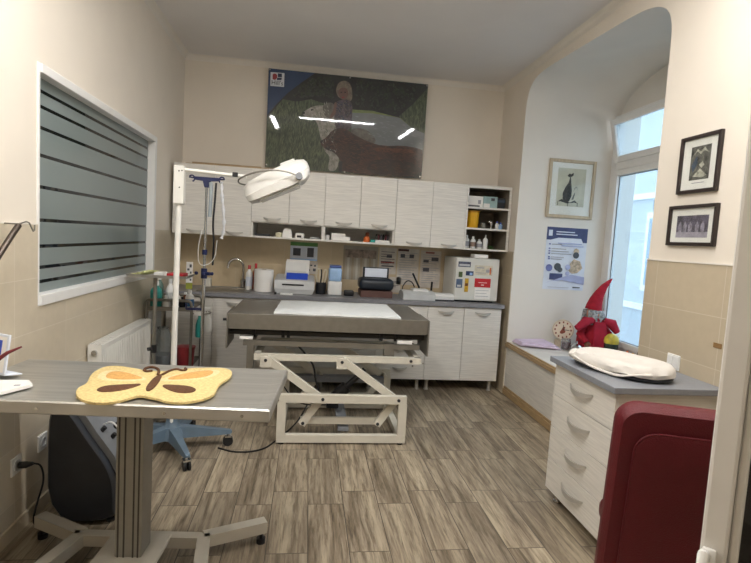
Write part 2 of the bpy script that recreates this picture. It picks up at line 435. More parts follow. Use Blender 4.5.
# exterior window
w2 = thing('window_2', 'x', 'window', (XW, (YN0+YN1)/2, .57)); del w2['label'], w2['category']; w2['kind'] = 'structure'
fx0, fx1 = XW-.035, XW+.04
m = MB()
m.box(fx0, fx1, YN1-.075, YN1, .57, 2.88, .006); m.box(fx0, fx1, YN0, YN0+.075, .57, 2.88, .006)
m.box(fx0, fx1, YN0+.075, YN1-.075, 2.815, 2.88, .006); m.box(fx0, fx1, YN0+.075, YN1-.075, .57, .61, .006)
m.box(fx0, fx1, YN0+.075, YN1-.075, 2.33, 2.41, .006); m.box(fx0, fx1, 3.88, 3.95, .61, 2.33, .006)
part(m, 'window_frame', PVC, w2)
for a, b in ((3.95, YN1-.075), (YN0+.075, 3.88)):
    m = MB()
    m.box(fx0-.015, fx1-.02, a, a+.07, .61, 2.33, .006); m.box(fx0-.015, fx1-.02, b-.07, b, .61, 2.33, .006)
    m.box(fx0-.015, fx1-.02, a+.07, b-.07, .61, .665, .006); m.box(fx0-.015, fx1-.02, a+.07, b-.07, 2.27, 2.33, .006)
    s = part(m, 'casement_sash', PVC, w2)
    m = MB(); g = .006
    m.box(XW-.022, XW-.018, a+.07, a+.07+g, .665, 2.27); m.box(XW-.022, XW-.018, b-.07-g, b-.07, .665, 2.27); m.box(XW-.022, XW-.018, a+.07, b-.07, .665, .665+g); m.box(XW-.022, XW-.018, a+.07, b-.07, 2.27-g, 2.27)
    part(m, 'gasket', BLACK, s)
    part(MB().box(XW-.014, XW-.008, a+.06, b-.06, .655, 2.28), 'pane', PANE, s)
# hopper sash tilted in at the top
T = Matrix.Translation((XW-.02, 0, 2.41)) @ Matrix.Rotation(R(-13), 4, 'Y')
m = MB(T); a, b, h = YN0+.08, YN1-.08, .42
m.box(-.03, .02, a, a+.06, 0, h, .006); m.box(-.03, .02, b-.06, b, 0, h, .006); m.box(-.03, .02, a+.06, b-.06, 0, .06, .006); m.box(-.03, .02, a+.06, b-.06, h-.06, h, .006)
s = part(m, 'hopper_sash', PVC, w2)
part(MB(T).box(-.008, -.002, a+.05, b-.05, .05, h-.05), 'pane', PANE, s)
# lettering stuck on the outside of the pane, read from the street
LETM = mat('pale_blue_film', '6f8ea6', .6)
def text_mesh(s, size):
    cu = bpy.data.curves.new('t', 'FONT'); cu.body = s; cu.size = size; cu.align_x = 'CENTER'; cu.align_y = 'CENTER'
    o = bpy.data.objects.new('t', cu); COL.objects.link(o); dg = bpy.context.evaluated_depsgraph_get()
    me = bpy.data.meshes.new_from_object(o.evaluated_get(dg)); bpy.data.objects.remove(o); 
    v = [tuple(p.co) for p in me.vertices]; f = [tuple(p.vertices) for p in me.polygons]; bpy.data.meshes.remove(me)
    return v, f
def add_text(mb, s, size, fn, mi=0):
    v, f = text_mesh(s, size); mb._add([fn(p[0], p[1]) for p in v], f, mi)
m = MB()
for y, z, ch in ((4.18, 1.47, 'V'), (4.19, 1.76, 'A'), (4.2, 1.95, 'R')):
    add_text(m, ch, .14, lambda u, v, y=y, z=z: (XW-.006, y-u, z+v))
part(m, 'lettering', LETM, w2)

# house across the street
hs = thing('building', 'pale blue-grey house facade across the street beyond the window', 'building', (8.6, 5, -1))
FAC = mat('pale_facade', 'b9c1c6', .8, var=.06, nscale=1)
part(MB().box(8.6, 9.2, -4, 16, -1, 5.2), 'wall', FAC, hs)
for y in (3, 5.6, 8.2, 10.8):
    wv = part(MB().box(8.55, 8.6, y, y+1.3, .6, 2.6), 'window', mat('facade_trim', 'e8ecee', .7), hs)
    part(MB().box(8.54, 8.55, y+.12, y+1.18, .75, 2.45), 'pane', mat('facade_pane', '8ba0b0', .2), wv)
m = MB(); m.box(8.5, 8.6, -4, 16, 2.95, 3.1); m.box(8.52, 8.6, -4, 16, .1, .25)
part(m, 'ledge', mat('facade_trim', 'e8ecee', .7), hs)
single(MB().box(3.4, 8.5, -6, 18, -1.1, -1), 'street', mat('asphalt', '8a8d90', .9), 'grey street outside below the window', 'street')

# ------------------------------------------------------------------ door leaf at the right edge
dp = Vector((.737, .80, 0)); ang = -45
DM = Matrix.Rotation(0, 4, 'Z')
dt = thing('door_1', 'x', 'door', dp, (0, 0, R(ang))); del dt['label'], dt['category']; dt['kind'] = 'structure'
m = MB(); W = .85
m.box(0, .042, 0, .065, .02, 2.1, .006); m.box(W-.1, W, 0, .065, .02, 2.1, .006); m.box(.042, W-.1, 0, .065, .02, .25, .006); m.box(.042, W-.1, 0, .065, 1.98, 2.1, .006)
m.box(.042, .058, .012, .05, .25, 1.98, .004); m.box(W-.117, W-.1, .012, .05, .25, 1.98, .004)
part(m, 'door_frame', DOORP, dt, local=True)
part(MB().box(.056, W-.115, .028, .034, .25, 1.98), 'pane', DPANE, dt, local=True)
m = MB(); m.box(.004, .026, -.008, 0, .86, .98, .003); m.tube([(.008, -.004, .965), (.008, -.022, .972), (.008, -.03, .955), (.008, -.03, .84)], .010, 10)
part(m, 'door_handle', WPL, dt, local=True)
part(MB().box(.0585, .07, .02, .045, 1.2, 1.24, .003), 'lock_plate', MGREY, dt, local=True)

# ------------------------------------------------------------------ ceiling tube lamps (rectangle above the room)
EM = mat('lamp_diffuser', 'fffdfb', .5, emit=152)
EM2 = mat('dimmer_lamp_diffuser', 'fffdfb', .5, emit=105)
def tube_lamp(label, x0, y0, x1, y1, em=EM):
    c = ((x0+x1)/2, (y0+y1)/2, 0)
    t = thing('ceiling_tube_lamp', label, 'lamp', (c[0], c[1], ZC), group='tube lamps on the ceiling')
    w = .035
    if abs(x1-x0) > abs(y1-y0): b = (x0, x1, y0-w, y0+w)
    else: b = (x0-w, x0+w, y0, y1)
    part(MB().box(*b, ZC-.05, ZC), 'housing', WPL, t)
    part(MB().box(b[0]+.008, b[1]-.008, b[2]+.008, b[3]-.008, ZC-.056, ZC-.0502), 'diffuser', em, t)
tube_lamp('white tube lamp on the ceiling running across the room, mirrored in the poster', -.25, 2.25, 1.0, 2.25)
tube_lamp('white tube lamp on the ceiling along the left side', -.7, .75, -.7, 2.15)
tube_lamp('white tube lamp on the ceiling along the right side', 1.68, .75, 1.68, 2.15, EM2)

# ------------------------------------------------------------------ cabinets
def bow(mb, c, L, axis, out, drop=.018, proj=.028):
    # arched bow handle: axis = along, out = away from the door
    c = Vector(c); ax = Vector(axis); o = Vector(out); rings = []
    n = 14; dn = Vector((0, 0, -1))
    for i in range(n+1):
        t = -1+2*i/n; p = c+ax*(t*L/2)+o*(proj*(1-t*t)**.7*.9+.002)+dn*(drop*(1-t*t)); k = .35+.65*(1-t*t)
        rings.append([p+dn*a*.014*k+o*b*.006*k for a, b in ((-1, -1), (1, -1), (1, 1), (-1, 1))])
    mb.loft(rings)
    return mb
UY0, UZ0, UZ1 = 5.06, 1.452, 2.115
def carcass(x0, x1, z0, z1, y0, shelves=(), y1=YB-.002):
    m = MB(); t = .017
    m.box(x0, x0+t, y0, y1, z0, z1); m.box(x1-t, x1, y0, y1, z0, z1)
    m.box(x0+t, x1-t, y0, y1, z0, z0+t); m.box(x0+t, x1-t, y0, y1, z1-t, z1); m.box(x0+t, x1-t, y1-.01, y1, z0+t, z1-t)
    for z in shelves: m.box(x0+t, x1-t, y0, y1-.01, z-t/2, z+t/2)
    return m
def door(t, x0, x1, z0, z1, y0, hz, hx=None, name='door', L=.165):
    g = .0016
    d = part(MB().box(x0+g, x1-g, y0, y0+.018, z0+g, z1-g, .002), name, CAB, t)
    h = part(bow(MB(), ((x0+x1)/2 if hx is None else hx, y0, hz), L, (1, 0, 0), (0, -1, 0)), 'handle', HANDLE, d)
    return d
def upper(label, x0, x1, splits, zdoor, shelves=()):
    t = thing('wall_cabinet', label, 'cabinet', ((x0+x1)/2, YB-.2, UZ0))
    part(carcass(x0, x1, UZ0, UZ1, UY0+.02, shelves), 'carcass', CABIN if not splits else CAB, t)
    xs = [x0]+splits+[x1]
    if splits is not None and zdoor is not None:
        for a, b in zip(xs, xs[1:]): door(t, a, b, zdoor, UZ1, UY0, zdoor+.042, hx=(a+b)/2+.02)
    return t
upper('pale wood-grain wall cabinet at the left end above the sink', XL+.035, -.561, [-.907], UZ0)
upper('pale wood-grain wall cabinet with open shelf, behind the surgical lamp head', -.561, .140, [-.203], 1.605, (1.605,))
upper('pale wood-grain wall cabinet with open shelf, middle of the row under the poster', .140, .852, [.491], 1.605, (1.605,))
upper('pale wood-grain wall cabinet with two full doors, right of the middle', .852, 1.573, [1.22], UZ0)
XT = 2.05
t = thing('open_shelf_unit', 'open three-level wall shelf unit at the right end of the cabinet row', 'shelf unit', ((1.573+XT)/2, YB-.2, UZ0))
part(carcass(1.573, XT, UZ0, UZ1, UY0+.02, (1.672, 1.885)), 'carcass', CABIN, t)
m = MB(); y0, y1 = UY0, UY0+.0195
m.box(1.575, 1.593, y0, y1, UZ0, UZ1); m.box(XT-.022, XT, y0, y1, UZ0, UZ1); m.box(1.593, XT-.022, y0, y1, UZ1-.03, UZ1)
for z in (1.461, 1.672, 1.885): m.box(1.593, XT-.022, y0, y1, z-.009, z+.009)
part(m, 'edge_band', CAB, t)

BY0, BZ0, BZ1 = 4.93, .115, .875
def base(label, x0, x1, fronts):
    t = thing('base_cabinet', label, 'cabinet', ((x0+x1)/2, 5.2, 0))
    part(carcass(x0, x1, BZ0, BZ1, BY0+.02, (), YB-.012), 'carcass', CAB, t)
    for f in fronts:
        if f[0] == 'd': door(t, f[1], f[2], BZ0+.002, BZ1-.004, BY0, BZ1-.05)
        else:
            d = door(t, x0, x1, f[1], f[2], BY0, f[2]-.045, name='drawer', L=.15)
            if f[3]: part(MB().cyl(((x0+x1)/2+.13, BY0-.003, f[2]-.03), ((x0+x1)/2+.13, BY0+.01, f[2]-.03), .009, 12), 'lock', CHROME, d)
    for x in (x0+.05, x1-.05):
        for y in (BY0+.07, 5.42):
            m = MB(); m.cyl((x, y, 0), (x, y, .012), .024, 14); m.cyl((x, y, .012), (x, y, BZ0), .017, 14); part(m, 'foot', HANDLE, t)
    return t
base('pale base cabinet with two doors under the sink', XL+.03, -.45, [('d', XL+.03, -.87), ('d', -.87, -.45)])
base('pale base cabinet behind the left half of the lift table', -.45, .13, [('d', -.45, -.16), ('d', -.16, .13)])
base('pale base cabinet behind the middle of the lift table', .13, .715, [('d', .13, .42), ('d', .42, .715)])
base('pale chest of drawers in the base row, lowest drawer showing behind the lift table', .715, 1.215, [('w', .117, .285, 1), ('w', .287, .48, 0), ('w', .482, .675, 0), ('w', .677, .87, 0)])
base('pale base cabinet with two doors under the white mini fridge', 1.215, 1.985, [('d', 1.215, 1.592), ('d', 1.592, 1.985)])
# worktop with a sink cut-out
SX0, SX1, SY0, SY1 = -1.02, -.56, 5.0, 5.34
m = MB(); a, b = BZ1+.001, .914
m.box(XL+.012, SX0, 4.905, YB-.009, a, b); m.box(SX1, 2.005, 4.905, YB-.009, a, b); m.box(SX0, SX1, 4.905, SY0, a, b); m.box(SX0, SX1, SY1, YB-.009, a, b)
single(m, 'worktop', WORK, 'long grey worktop along the back wall', 'worktop')
t = thing('sink', 'stainless steel sink set in the worktop left of the paper roll', 'sink', ((SX0+SX1)/2, (SY0+SY1)/2, .76))
m = MB(); rz = .916
m.loft([[(SX0-.02, SY0-.02, .9145), (SX1+.02, SY0-.02, .9145), (SX1+.02, SY1+.02, .9145), (SX0-.02, SY1+.02, .9145)],
        [(SX0-.02, SY0-.02, rz+.004), (SX1+.02, SY0-.02, rz+.004), (SX1+.02, SY1+.02, rz+.004), (SX0-.02, SY1+.02, rz+.004)],
        [(SX0+.01, SY0+.01, rz+.004), (SX1-.01, SY0+.01, rz+.004), (SX1-.01, SY1-.01, rz+.004), (SX0+.01, SY1-.01, rz+.004)],
        [(SX0+.04, SY0+.04, .77), (SX1-.04, SY0+.04, .77), (SX1-.04, SY1-.04, .77), (SX0+.04, SY1-.04, .77)]], smooth=False)
part(m, 'basin', STEELD, t)
part(MB().cyl((-.79, 5.17, .768), (-.79, 5.17, .776), .035), 'drain', CHROME, t)
t = thing('faucet', 'tall chrome swan-neck tap behind the sink', 'tap', (-.66, 5.42, .914))
m = MB(); m.cyl((-.66, 5.42, .914), (-.66, 5.42, 1.0), .026)
m.tube([(-.66, 5.42, 1.0), (-.66, 5.42, 1.14)]+[(-.66-.075+.075*math.cos(R(q)), 5.42-.03*(q/180), 1.14+.075*math.sin(R(q))) for q in range(15, 181, 15)]+[(-.812, 5.385, 1.115)], .0125, 10)
part(m, 'spout', CHROME, t)
m = MB(); m.tube([(-.66, 5.42, .99), (-.62, 5.40, 1.0), (-.575, 5.37, 1.03)], [.02, .016, .01], 10); part(m, 'lever', CHROME, t)

for x0, x1, y, z, lab in ((-1.21, -.42, 5.17, UZ1, 'thin brown board lying on top of the left wall cabinets'), (-1.16, -.50, 5.22, UZ1+.0185, 'second thin brown board lying on the first above the left wall cabinets')):
    single(MB().box(x0, x1, y, y+.25, z+.0005, z+.018, .002), 'board', OAK, lab, 'board')

# ------------------------------------------------------------------ poster
PT = thing('poster', 'large glossy photo poster of a girl with two dogs, above the wall cabinets', 'poster', (-.488, YB-.035, 2.188), (R(2), 0, 0))
PWD, PHT = 1.668, .99
corners = [(75, 75), (702, 135), (675, 510), (60, 460)]   # shape coordinates of the print: TL TR BR BL
import numpy as np
def homog(src, dst):
    A = []; B = []
    for (x, y), (u, v) in zip(src, dst):
        A += [[x, y, 1, 0, 0, 0, -u*x, -u*y], [0, 0, 0, x, y, 1, -v*x, -v*y]]; B += [u, v]
    h = np.linalg.solve(np.array(A, float), np.array(B, float)); return np.append(h, 1).reshape(3, 3)
HP = homog(corners, [(0, PHT), (PWD, PHT), (PWD, 0), (0, 0)])
def pp(x, y):
    v = HP @ np.array([x, y, 1.]); return (min(max(v[0]/v[2], 0), PWD), min(max(v[1]/v[2], 0), PHT))
part(MB().box(0, PWD, .001, .006, 0, PHT), 'panel', mat('poster_back', '20252a', .4), PT, local=True)
GL = dict(rough=.5, coat=1.0)
P_FOREST = mat('print_forest', '191c1b', var=.8, nscale=9, **GL)
P_ROAD = mat('print_road', '6d7274', var=.1, nscale=8, **GL)
P_LAWN = mat('print_lawn', '6d7a48', var=.3, nscale=20, stretch=(1, 1, 4), **GL)
P_GRASS = mat('print_grass', '414c36', var=.75, nscale=22, stretch=(2.5, 1, .6), **GL)
P_BLUE = mat('print_blue', '17345a', var=.12, nscale=5, **GL)
P_WHITE = mat('print_white', 'c9ccd2', var=.04, **GL)
P_RED = mat('print_red', '8f2430', var=.05, **GL)
P_NAVY = mat('print_navy', '1a2748', var=.05, **GL)
P_SKIN = mat('print_skin', '6b4f47', var=.12, nscale=14, **GL)
P_HAIR = mat('print_hair', '776a5c', var=.3, nscale=30, **GL)
P_DRESS = mat('print_dress', '4c4248', var=.45, nscale=40, **GL)
P_WDOG = mat('print_pale_dog', '8d8a80', var=.35, nscale=22, **GL)
P_WDOGD = mat('print_pale_dog_shade', '5d5a52', var=.35, nscale=22, **GL)
P_RDOG = mat('print_red_dog', '3c221a', var=.5, nscale=24, stretch=(1, 1, 2), **GL)
P_RDOGL = mat('print_red_dog_light', '5f3827', var=.35, nscale=24, **GL)
P_RDOGD = mat('print_red_dog_dark', '24160f', var=.4, nscale=20, **GL)
P_DARK = mat('print_dark', '131213', var=.2, **GL)
pm = [P_FOREST, P_ROAD, P_LAWN, P_GRASS, P_BLUE, P_WHITE, P_RED, P_NAVY, P_SKIN, P_HAIR, P_DRESS, P_WDOG, P_WDOGD, P_RDOG, P_RDOGL, P_RDOGD, P_DARK]
IX = {x: i for i, x in enumerate(pm)}
m = MB(); lay = [0]
def ink(mm, pts, sm=0):
    if sm: pts = smoothpoly(pts, sm)
    lay[0] += 1; m.face([(*pp(*p), 0) and (pp(*p)[0], -.0003*lay[0], pp(*p)[1]) for p in pts], IX[mm])
ink(P_FOREST, [(75, 75), (702, 135), (675, 510), (60, 460)])
ink(P_GRASS, [(60, 460), (66, 270), (130, 195), (180, 205), (240, 195), (300, 215), (335, 240), (420, 300), (430, 490)])
ink(P_LAWN, [(395, 235), (480, 240), (590, 268), (694, 250), (690, 330), (560, 290), (400, 262)])
ink(P_GRASS, [(585, 262), (640, 215), (700, 150), (690, 330), (640, 310)])
ink(P_ROAD, [(392, 248), (480, 250), (588, 268), (640, 310), (690, 330), (678, 450), (430, 470), (400, 330)])
ink(P_BLUE, [(75, 75), (255, 93), (205, 128), (150, 170), (105, 215), (67, 258)])
ink(P_WHITE, [(82, 90), (136, 94), (134, 148), (81, 144)])
ink(P_RED, [(90, 95), (108, 97), (107, 119), (90, 115)], 1); ink(P_NAVY, [(110, 95), (126, 96), (126, 110), (110, 110)]); ink(P_NAVY, [(108, 112), (126, 112), (124, 121), (106, 121)]); ink(P_RED, [(90, 110), (106, 114), (100, 121), (90, 118)])
m2 = m
def ptxt(s, cx, cy, size, mm):
    lay[0] += 1; c = pp(cx, cy); add_text(m, s, size, lambda u, v: (c[0]+u, -.0003*lay[0], c[1]+v), IX[mm])
ptxt("Hill's", 108, 133, .062, P_DARK)
# pale dog
ink(P_WDOGD, [(395, 310), (440, 308), (480, 330), (498, 365), (470, 372), (430, 360), (395, 345)], 2)
ink(P_WDOG, [(205, 248), (240, 225), (275, 218), (310, 222), (335, 250), (345, 300), (350, 380), (345, 478), (300, 478), (315, 420), (290, 400), (272, 330), (262, 282), (240, 270), (212, 262)], 2)
ink(P_WDOGD, [(285, 215), (320, 205), (335, 225), (325, 268), (300, 270), (285, 245)], 2)
ink(P_DARK, [(203, 246), (214, 244), (216, 253), (205, 255)], 1); ink(P_DARK, [(238, 235), (246, 233), (246, 240), (239, 241)], 1)
# girl
ink(P_HAIR, [(335, 160), (345, 130), (372, 120), (395, 135), (402, 175), (398, 205), (380, 200), (345, 190)], 2)
ink(P_SKIN, [(345, 160), (360, 148), (380, 152), (386, 175), (375, 196), (360, 198), (348, 185)], 2)
ink(P_DRESS, [(335, 205), (355, 198), (385, 195), (402, 215), (400, 260), (395, 320), (335, 320), (328, 260)], 1)
ink(P_SKIN, [(330, 208), (340, 206), (338, 250), (318, 272), (308, 270), (326, 240)], 1)
ink(P_DARK, [(354, 166), (361, 166), (361, 170), (354, 170)], 1); ink(P_DARK, [(369, 166), (376, 166), (376, 170), (369, 170)], 1); ink(P_RED, [(359, 186), (370, 186), (368, 190), (361, 190)], 1)
# red dog
ink(P_RDOG, [(274, 362), (300, 345), (318, 320), (345, 308), (375, 312), (410, 335), (460, 362), (520, 380), (600, 378), (660, 388), (685, 400), (676, 510), (345, 483), (360, 455), (345, 420), (318, 398), (296, 392), (280, 378)], 1)
ink(P_RDOGL, [(480, 385), (560, 388), (650, 395), (660, 410), (560, 405), (490, 400)], 2)
ink(P_RDOGD, [(470, 440), (520, 430), (600, 440), (670, 450), (668, 505), (450, 490)], 2)
ink(P_RDOGD, [(385, 350), (420, 360), (440, 410), (420, 460), (390, 430)], 2)
ink(P_DARK, [(272, 360), (286, 354), (290, 364), (278, 370)], 1); ink(P_DARK, [(292, 383), (318, 388), (340, 400), (322, 402), (298, 394)], 1); ink(P_DARK, [(318, 343), (326, 342), (326, 349), (319, 350)], 1)
ink(P_DARK, [(348, 440), (362, 440), (358, 482), (346, 480)])
def inpoly(x, y, P):
    c = False; j = len(P)-1
    for i in range(len(P)):
        if (P[i][1] > y) != (P[j][1] > y) and x < (P[j][0]-P[i][0])*(y-P[i][1])/(P[j][1]-P[i][1])+P[i][0]: c = not c
        j = i
    return c
def strokes(poly, n, mm, L, wd, ang, spread, avoid=()):
    k = 0; xs = [p[0] for p in poly]; ys = [p[1] for p in poly]; lay[0] += 1
    while k < n:
        x, y = random.uniform(min(xs), max(xs)), random.uniform(min(ys), max(ys)); k += 1
        if not inpoly(x, y, poly) or any(inpoly(x, y, q) for q in avoid): continue
        a = R(ang+random.uniform(-spread, spread)); l = L*random.uniform(.5, 1.2)
        dx, dy = math.cos(a), -math.sin(a); lay[0] += .02
        P4 = [(x, y), (x+dx*l*.5-dy*wd, y+dy*l*.5+dx*wd), (x+dx*l, y+dy*l), (x+dx*l*.5+dy*wd, y+dy*l*.5-dx*wd)]
        if not all(inpoly(p[0], p[1], poly) and not any(inpoly(p[0], p[1], q) for q in avoid) for p in P4): continue
        m.face([(pp(*p)[0], -.0003*lay[0], pp(*p)[1]) for p in P4], IX[mm])
P_G2 = mat('print_grass_light', '5f6b4c', var=.3, nscale=30, **GL); P_G3 = mat('print_grass_dark', '26311f', var=.3, nscale=30, **GL)
P_F2 = mat('print_forest_mid', '2c322b', var=.5, nscale=20, **GL); P_RR = mat('print_red_fur', '5c382a', var=.3, nscale=30, **GL); P_WW = mat('print_pale_fur', 'a3a198', var=.2, nscale=30, **GL); P_R2 = mat('print_road_light', '7d8284', var=.2, nscale=30, **GL)
for q in (P_G2, P_G3, P_F2, P_RR, P_WW, P_R2): IX[q] = len(pm); pm.append(q)
GR = [(62, 455), (68, 275), (130, 200), (180, 208), (240, 198), (300, 218), (335, 240), (340, 300), (330, 480)]
PD = [(205, 248), (240, 225), (275, 205), (320, 205), (345, 300), (350, 380), (345, 478), (300, 478), (315, 420), (290, 400), (262, 282), (212, 262)]
RD = [(274, 362), (300, 345), (318, 320), (345, 308), (375, 312), (410, 335), (460, 362), (520, 380), (600, 378), (660, 388), (683, 402), (674, 505), (345, 480), (360, 455), (345, 420), (296, 392)]
for mm in (P_G2, P_G3, P_G2): strokes(GR, 420, mm, 26, 1.1, 80, 22, (PD, RD))
strokes([(590, 265), (640, 220), (698, 160), (690, 325), (640, 305)], 120, P_G2, 18, 1.2, 85, 30)
FO = [(250, 110), (330, 105), (330, 200), (240, 192), (160, 195), (205, 135)]; FO2 = [(410, 115), (690, 142), (640, 210), (585, 258), (480, 236), (410, 232)]
for F_ in (FO, FO2): strokes(F_, 260, P_F2, 14, 4, 40, 90); strokes(F_, 90, P_G3, 18, 3.5, 70, 60)
strokes(RD, 420, P_RDOGD, 22, 1.3, -15, 35); strokes(RD, 420, P_RR, 20, 1.1, -10, 35)
strokes(PD, 160, P_WDOGD, 16, 1.3, -70, 40); strokes(PD, 160, P_WW, 14, 1.2, -60, 40)
strokes([(395, 252), (480, 252), (588, 270), (640, 312), (688, 332), (684, 388), (560, 372), (470, 358)], 120, P_R2, 22, 1.5, -8, 12)
strokes([(340, 165), (345, 132), (372, 122), (395, 137), (400, 175), (396, 200), (388, 190), (386, 160), (362, 146), (346, 160)], 60, P_WDOGD, 10, 1, -80, 30)
strokes([(335, 206), (355, 200), (385, 197), (400, 216), (397, 300), (338, 300), (330, 260)], 90, P_WDOGD, 8, 2, 40, 90); strokes([(335, 206), (355, 200), (385, 197), (400, 216), (397, 300), (338, 300), (330, 260)], 60, P_NAVY, 8, 2, 40, 90)
part(m, 'print', pm, PT, local=True)
m = MB()
for p in ((80, 82), (392, 112), (696, 142), (668, 502), (370, 482), (66, 452)):
    a = pp(*p); m.cyl((a[0], -.022, a[1]), (a[0], .002, a[1]), .009, 10)
parts(m, 'mounting_stud', CHROME, PT, local=True)

# ------------------------------------------------------------------ framed pictures and flat sheets
def flat_sheet(mb, o, ux, uz, n, rects, base_mi=0):
    """rects: (x0,x1,z0,z1,mi) or (mi,[pts]) laid on a face, a hair apart"""
    o, ux, uz, n = Vector(o), Vector(ux), Vector(uz), Vector(n)
    for k, r in enumerate(rects):
        pts = [(r[0], r[2]), (r[1], r[2]), (r[1], r[3]), (r[0], r[3])] if not isinstance(r[1], list) else r[1]
        mi = r[4] if not isinstance(r[1], list) else r[0]
        mb.face([o+ux*p[0]+uz*p[1]+n*(.0004*(k+1)) for p in pts], mi)
def framed(label, o, ux, n, w, h, fw, mt, mframe, mmat, art, arts):
    """o = lower-left corner on the wall, ux along, n out of the wall"""
    o, ux, n = Vector(o), Vector(ux), Vector(n); uz = Vector((0, 0, 1))
    t = thing('framed_picture', label, 'picture', o+ux*w/2)
    M = Matrix((ux.to_4d(), (-n).to_4d(), uz.to_4d(), (0, 0, 0, 1))).transposed(); M = M.to_4x4()
    M = Matrix([[ux[i], -n[i], uz[i], o[i]] for i in range(3)]+[[0, 0, 0, 1]])
    m = MB(M); d = .022
    m.box(0, fw, -d, -.001, 0, h, .003); m.box(w-fw, w, -d, -.001, 0, h, .003); m.box(fw, w-fw, -d, -.001, 0, fw, .003); m.box(fw, w-fw, -d, -.001, h-fw, h, .003)
    part(m, 'frame', mframe, t)
    part(MB(M).box(fw, w-fw, -.008, -.002, fw, h-fw), 'passe_partout', mmat, t)
    m = MB(); flat_sheet(m, o+n*.008, ux, uz, n, art); part(m, 'print', arts, t)
    part(MB(M).box(fw, w-fw, -.0145, -.0125, fw, h-fw), 'pane', CPANE, t)
    return t
A_BG = mat('art_paper', 'c9c6b4', .7, var=.1, nscale=12); A_BLK = mat('art_black', '2c2c2c', .7, var=.4, nscale=30); A_GRY = mat('art_grey', '6f6d64', .7, var=.3, nscale=40)
w, h = .50, .585
cat = [(.10, .40, .12, .50, 0)]
cat += [(1, [(.17, .19), (.165, .25), (.19, .31), (.22, .36), (.232, .42), (.238, .42), (.25, .35), (.262, .28), (.262, .22), (.24, .17), (.20, .165)]),
        (1, [(.20, .425), (.225, .45), (.24, .44), (.262, .46), (.268, .435), (.25, .418), (.22, .412)]),
        (1, [(.12, .165), (.16, .19), (.20, .175), (.25, .16), (.30, .185), (.335, .155), (.30, .162), (.22, .148), (.15, .165)]),
        (2, [(.275, .27), (.29, .31), (.315, .315), (.325, .285), (.305, .322)]), (2, [(.262, .19), (.29, .26), (.30, .255), (.285, .19)]),
        (1, [(.118, .125), (.124, .125), (.124, .165), (.118, .165)]), (1, [(.225, .122), (.231, .122), (.231, .155), (.225, .155)]), (1, [(.328, .122), (.334, .122), (.334, .162), (.328, .162)])]
framed('pale wooden framed drawing of a long-necked black cat on the niche wall', (2.35, YN1, 1.83), (1, 0, 0), (0, -1, 0), w, h, .032, .02, PALEF, PAPER, cat, [A_BG, A_BLK, A_GRY])
ETCH = mat('etching_grey', '56544d', .7, var=.8, nscale=28); ETL = mat('etching_light', 'a9a698', .7, var=.5, nscale=40); ETB = mat('etching_blue', '3c4a5c', .7, var=.4, nscale=30)
w, h = .285, .305
framed('dark framed etching in portrait format, upper of the two on the right wall', (XR, 2.66, 1.852), (0, -1, 0), (-1, 0, 0), w, h+.005, .019, .02, DARKF, PAPER,
       [(.075, .215, .07, .25, 0), (1, [(.09, .20), (.12, .235), (.145, .22), (.17, .24), (.205, .205), (.17, .222), (.145, .205), (.12, .222)]), (2, [(.085, .15), (.12, .20), (.13, .16), (.10, .11)]), (1, [(.10, .09), (.15, .13), (.20, .09), (.17, .08)]), (1, [(.14, .15), (.165, .165), (.18, .145), (.16, .13)]), (.10, .19, .052, .056, 3)], [ETCH, ETL, ETB, INKL])
PH = mat('photo_purple', '4d4657', .7, var=.6, nscale=30); PHL = mat('photo_snow', '9f98a6', .7, var=.2, nscale=30); PHP = mat('photo_pale', '8b8494', .7, var=.5, nscale=40)
w, h = .35, .222
fr = [(.06, .29, .05, .165, 0), (.06, .29, .045, .075, 1)]
for x in (.09, .125, .165, .215, .255): fr.append((2, [(x-.012, .075), (x-.014, .11), (x, .135), (x+.014, .11), (x+.012, .075)]))
framed('dark framed purple-toned photo in landscape format, lower of the two on the right wall', (XR, 2.70, 1.567), (0, -1, 0), (-1, 0, 0), w, h, .019, .02, DARKF, PAPER, fr, [PH, PHL, PHP])

# infographic sheet on niche wall
IB = mat('info_navy', '3f4770', .5, var=.15, nscale=20); IP = mat('info_purple', '6d74a8', .5, var=.1); ID = mat('info_dark', '4a4d52', .5, var=.2); IC = mat('info_cat', 'b7a58d', .5, var=.4, nscale=40); IL = mat('info_lilac', 'a9b0d2', .5, var=.1)
o = Vector((2.388, YN1-.0005, 1.10)); w, h = .44, .635
t = thing('poster', 'small navy and white pet care infographic sheet under the cat drawing', 'poster', o+Vector((w/2, 0, 0)))
part(MB().box(o.x, o.x+w, YN1-.005, YN1-.0005, o.z, o.z+h), 'sheet', PAPERB, t)
rc = [(0, w, h-.10, h, 0), (0, [(0, h-.10), (w, h-.10), (w, h-.145), (w*.9, h-.145), (w*.85, h-.105), (w*.3, h-.105), (w*.1, h-.13), (0, h-.13)]), (.1, .3, h-.05, h-.04, 5), (.1, .33, h-.075, h-.065, 5), (.02, .06, h-.09, h-.03, 5)]
for i, z in enumerate((.455, .41, .385, .36, .325, .305)):
    rc += [(.03, .05, z, z+.014, 1), (.06, (.17, .22, .25, .28, .2, .18)[i], z+.002, z+.01, 6)]
def disc(cx, cz, r, mi, n=18): return (mi, [(cx+r*math.cos(2*math.pi*k/n), cz+r*math.sin(2*math.pi*k/n)) for k in range(n)])
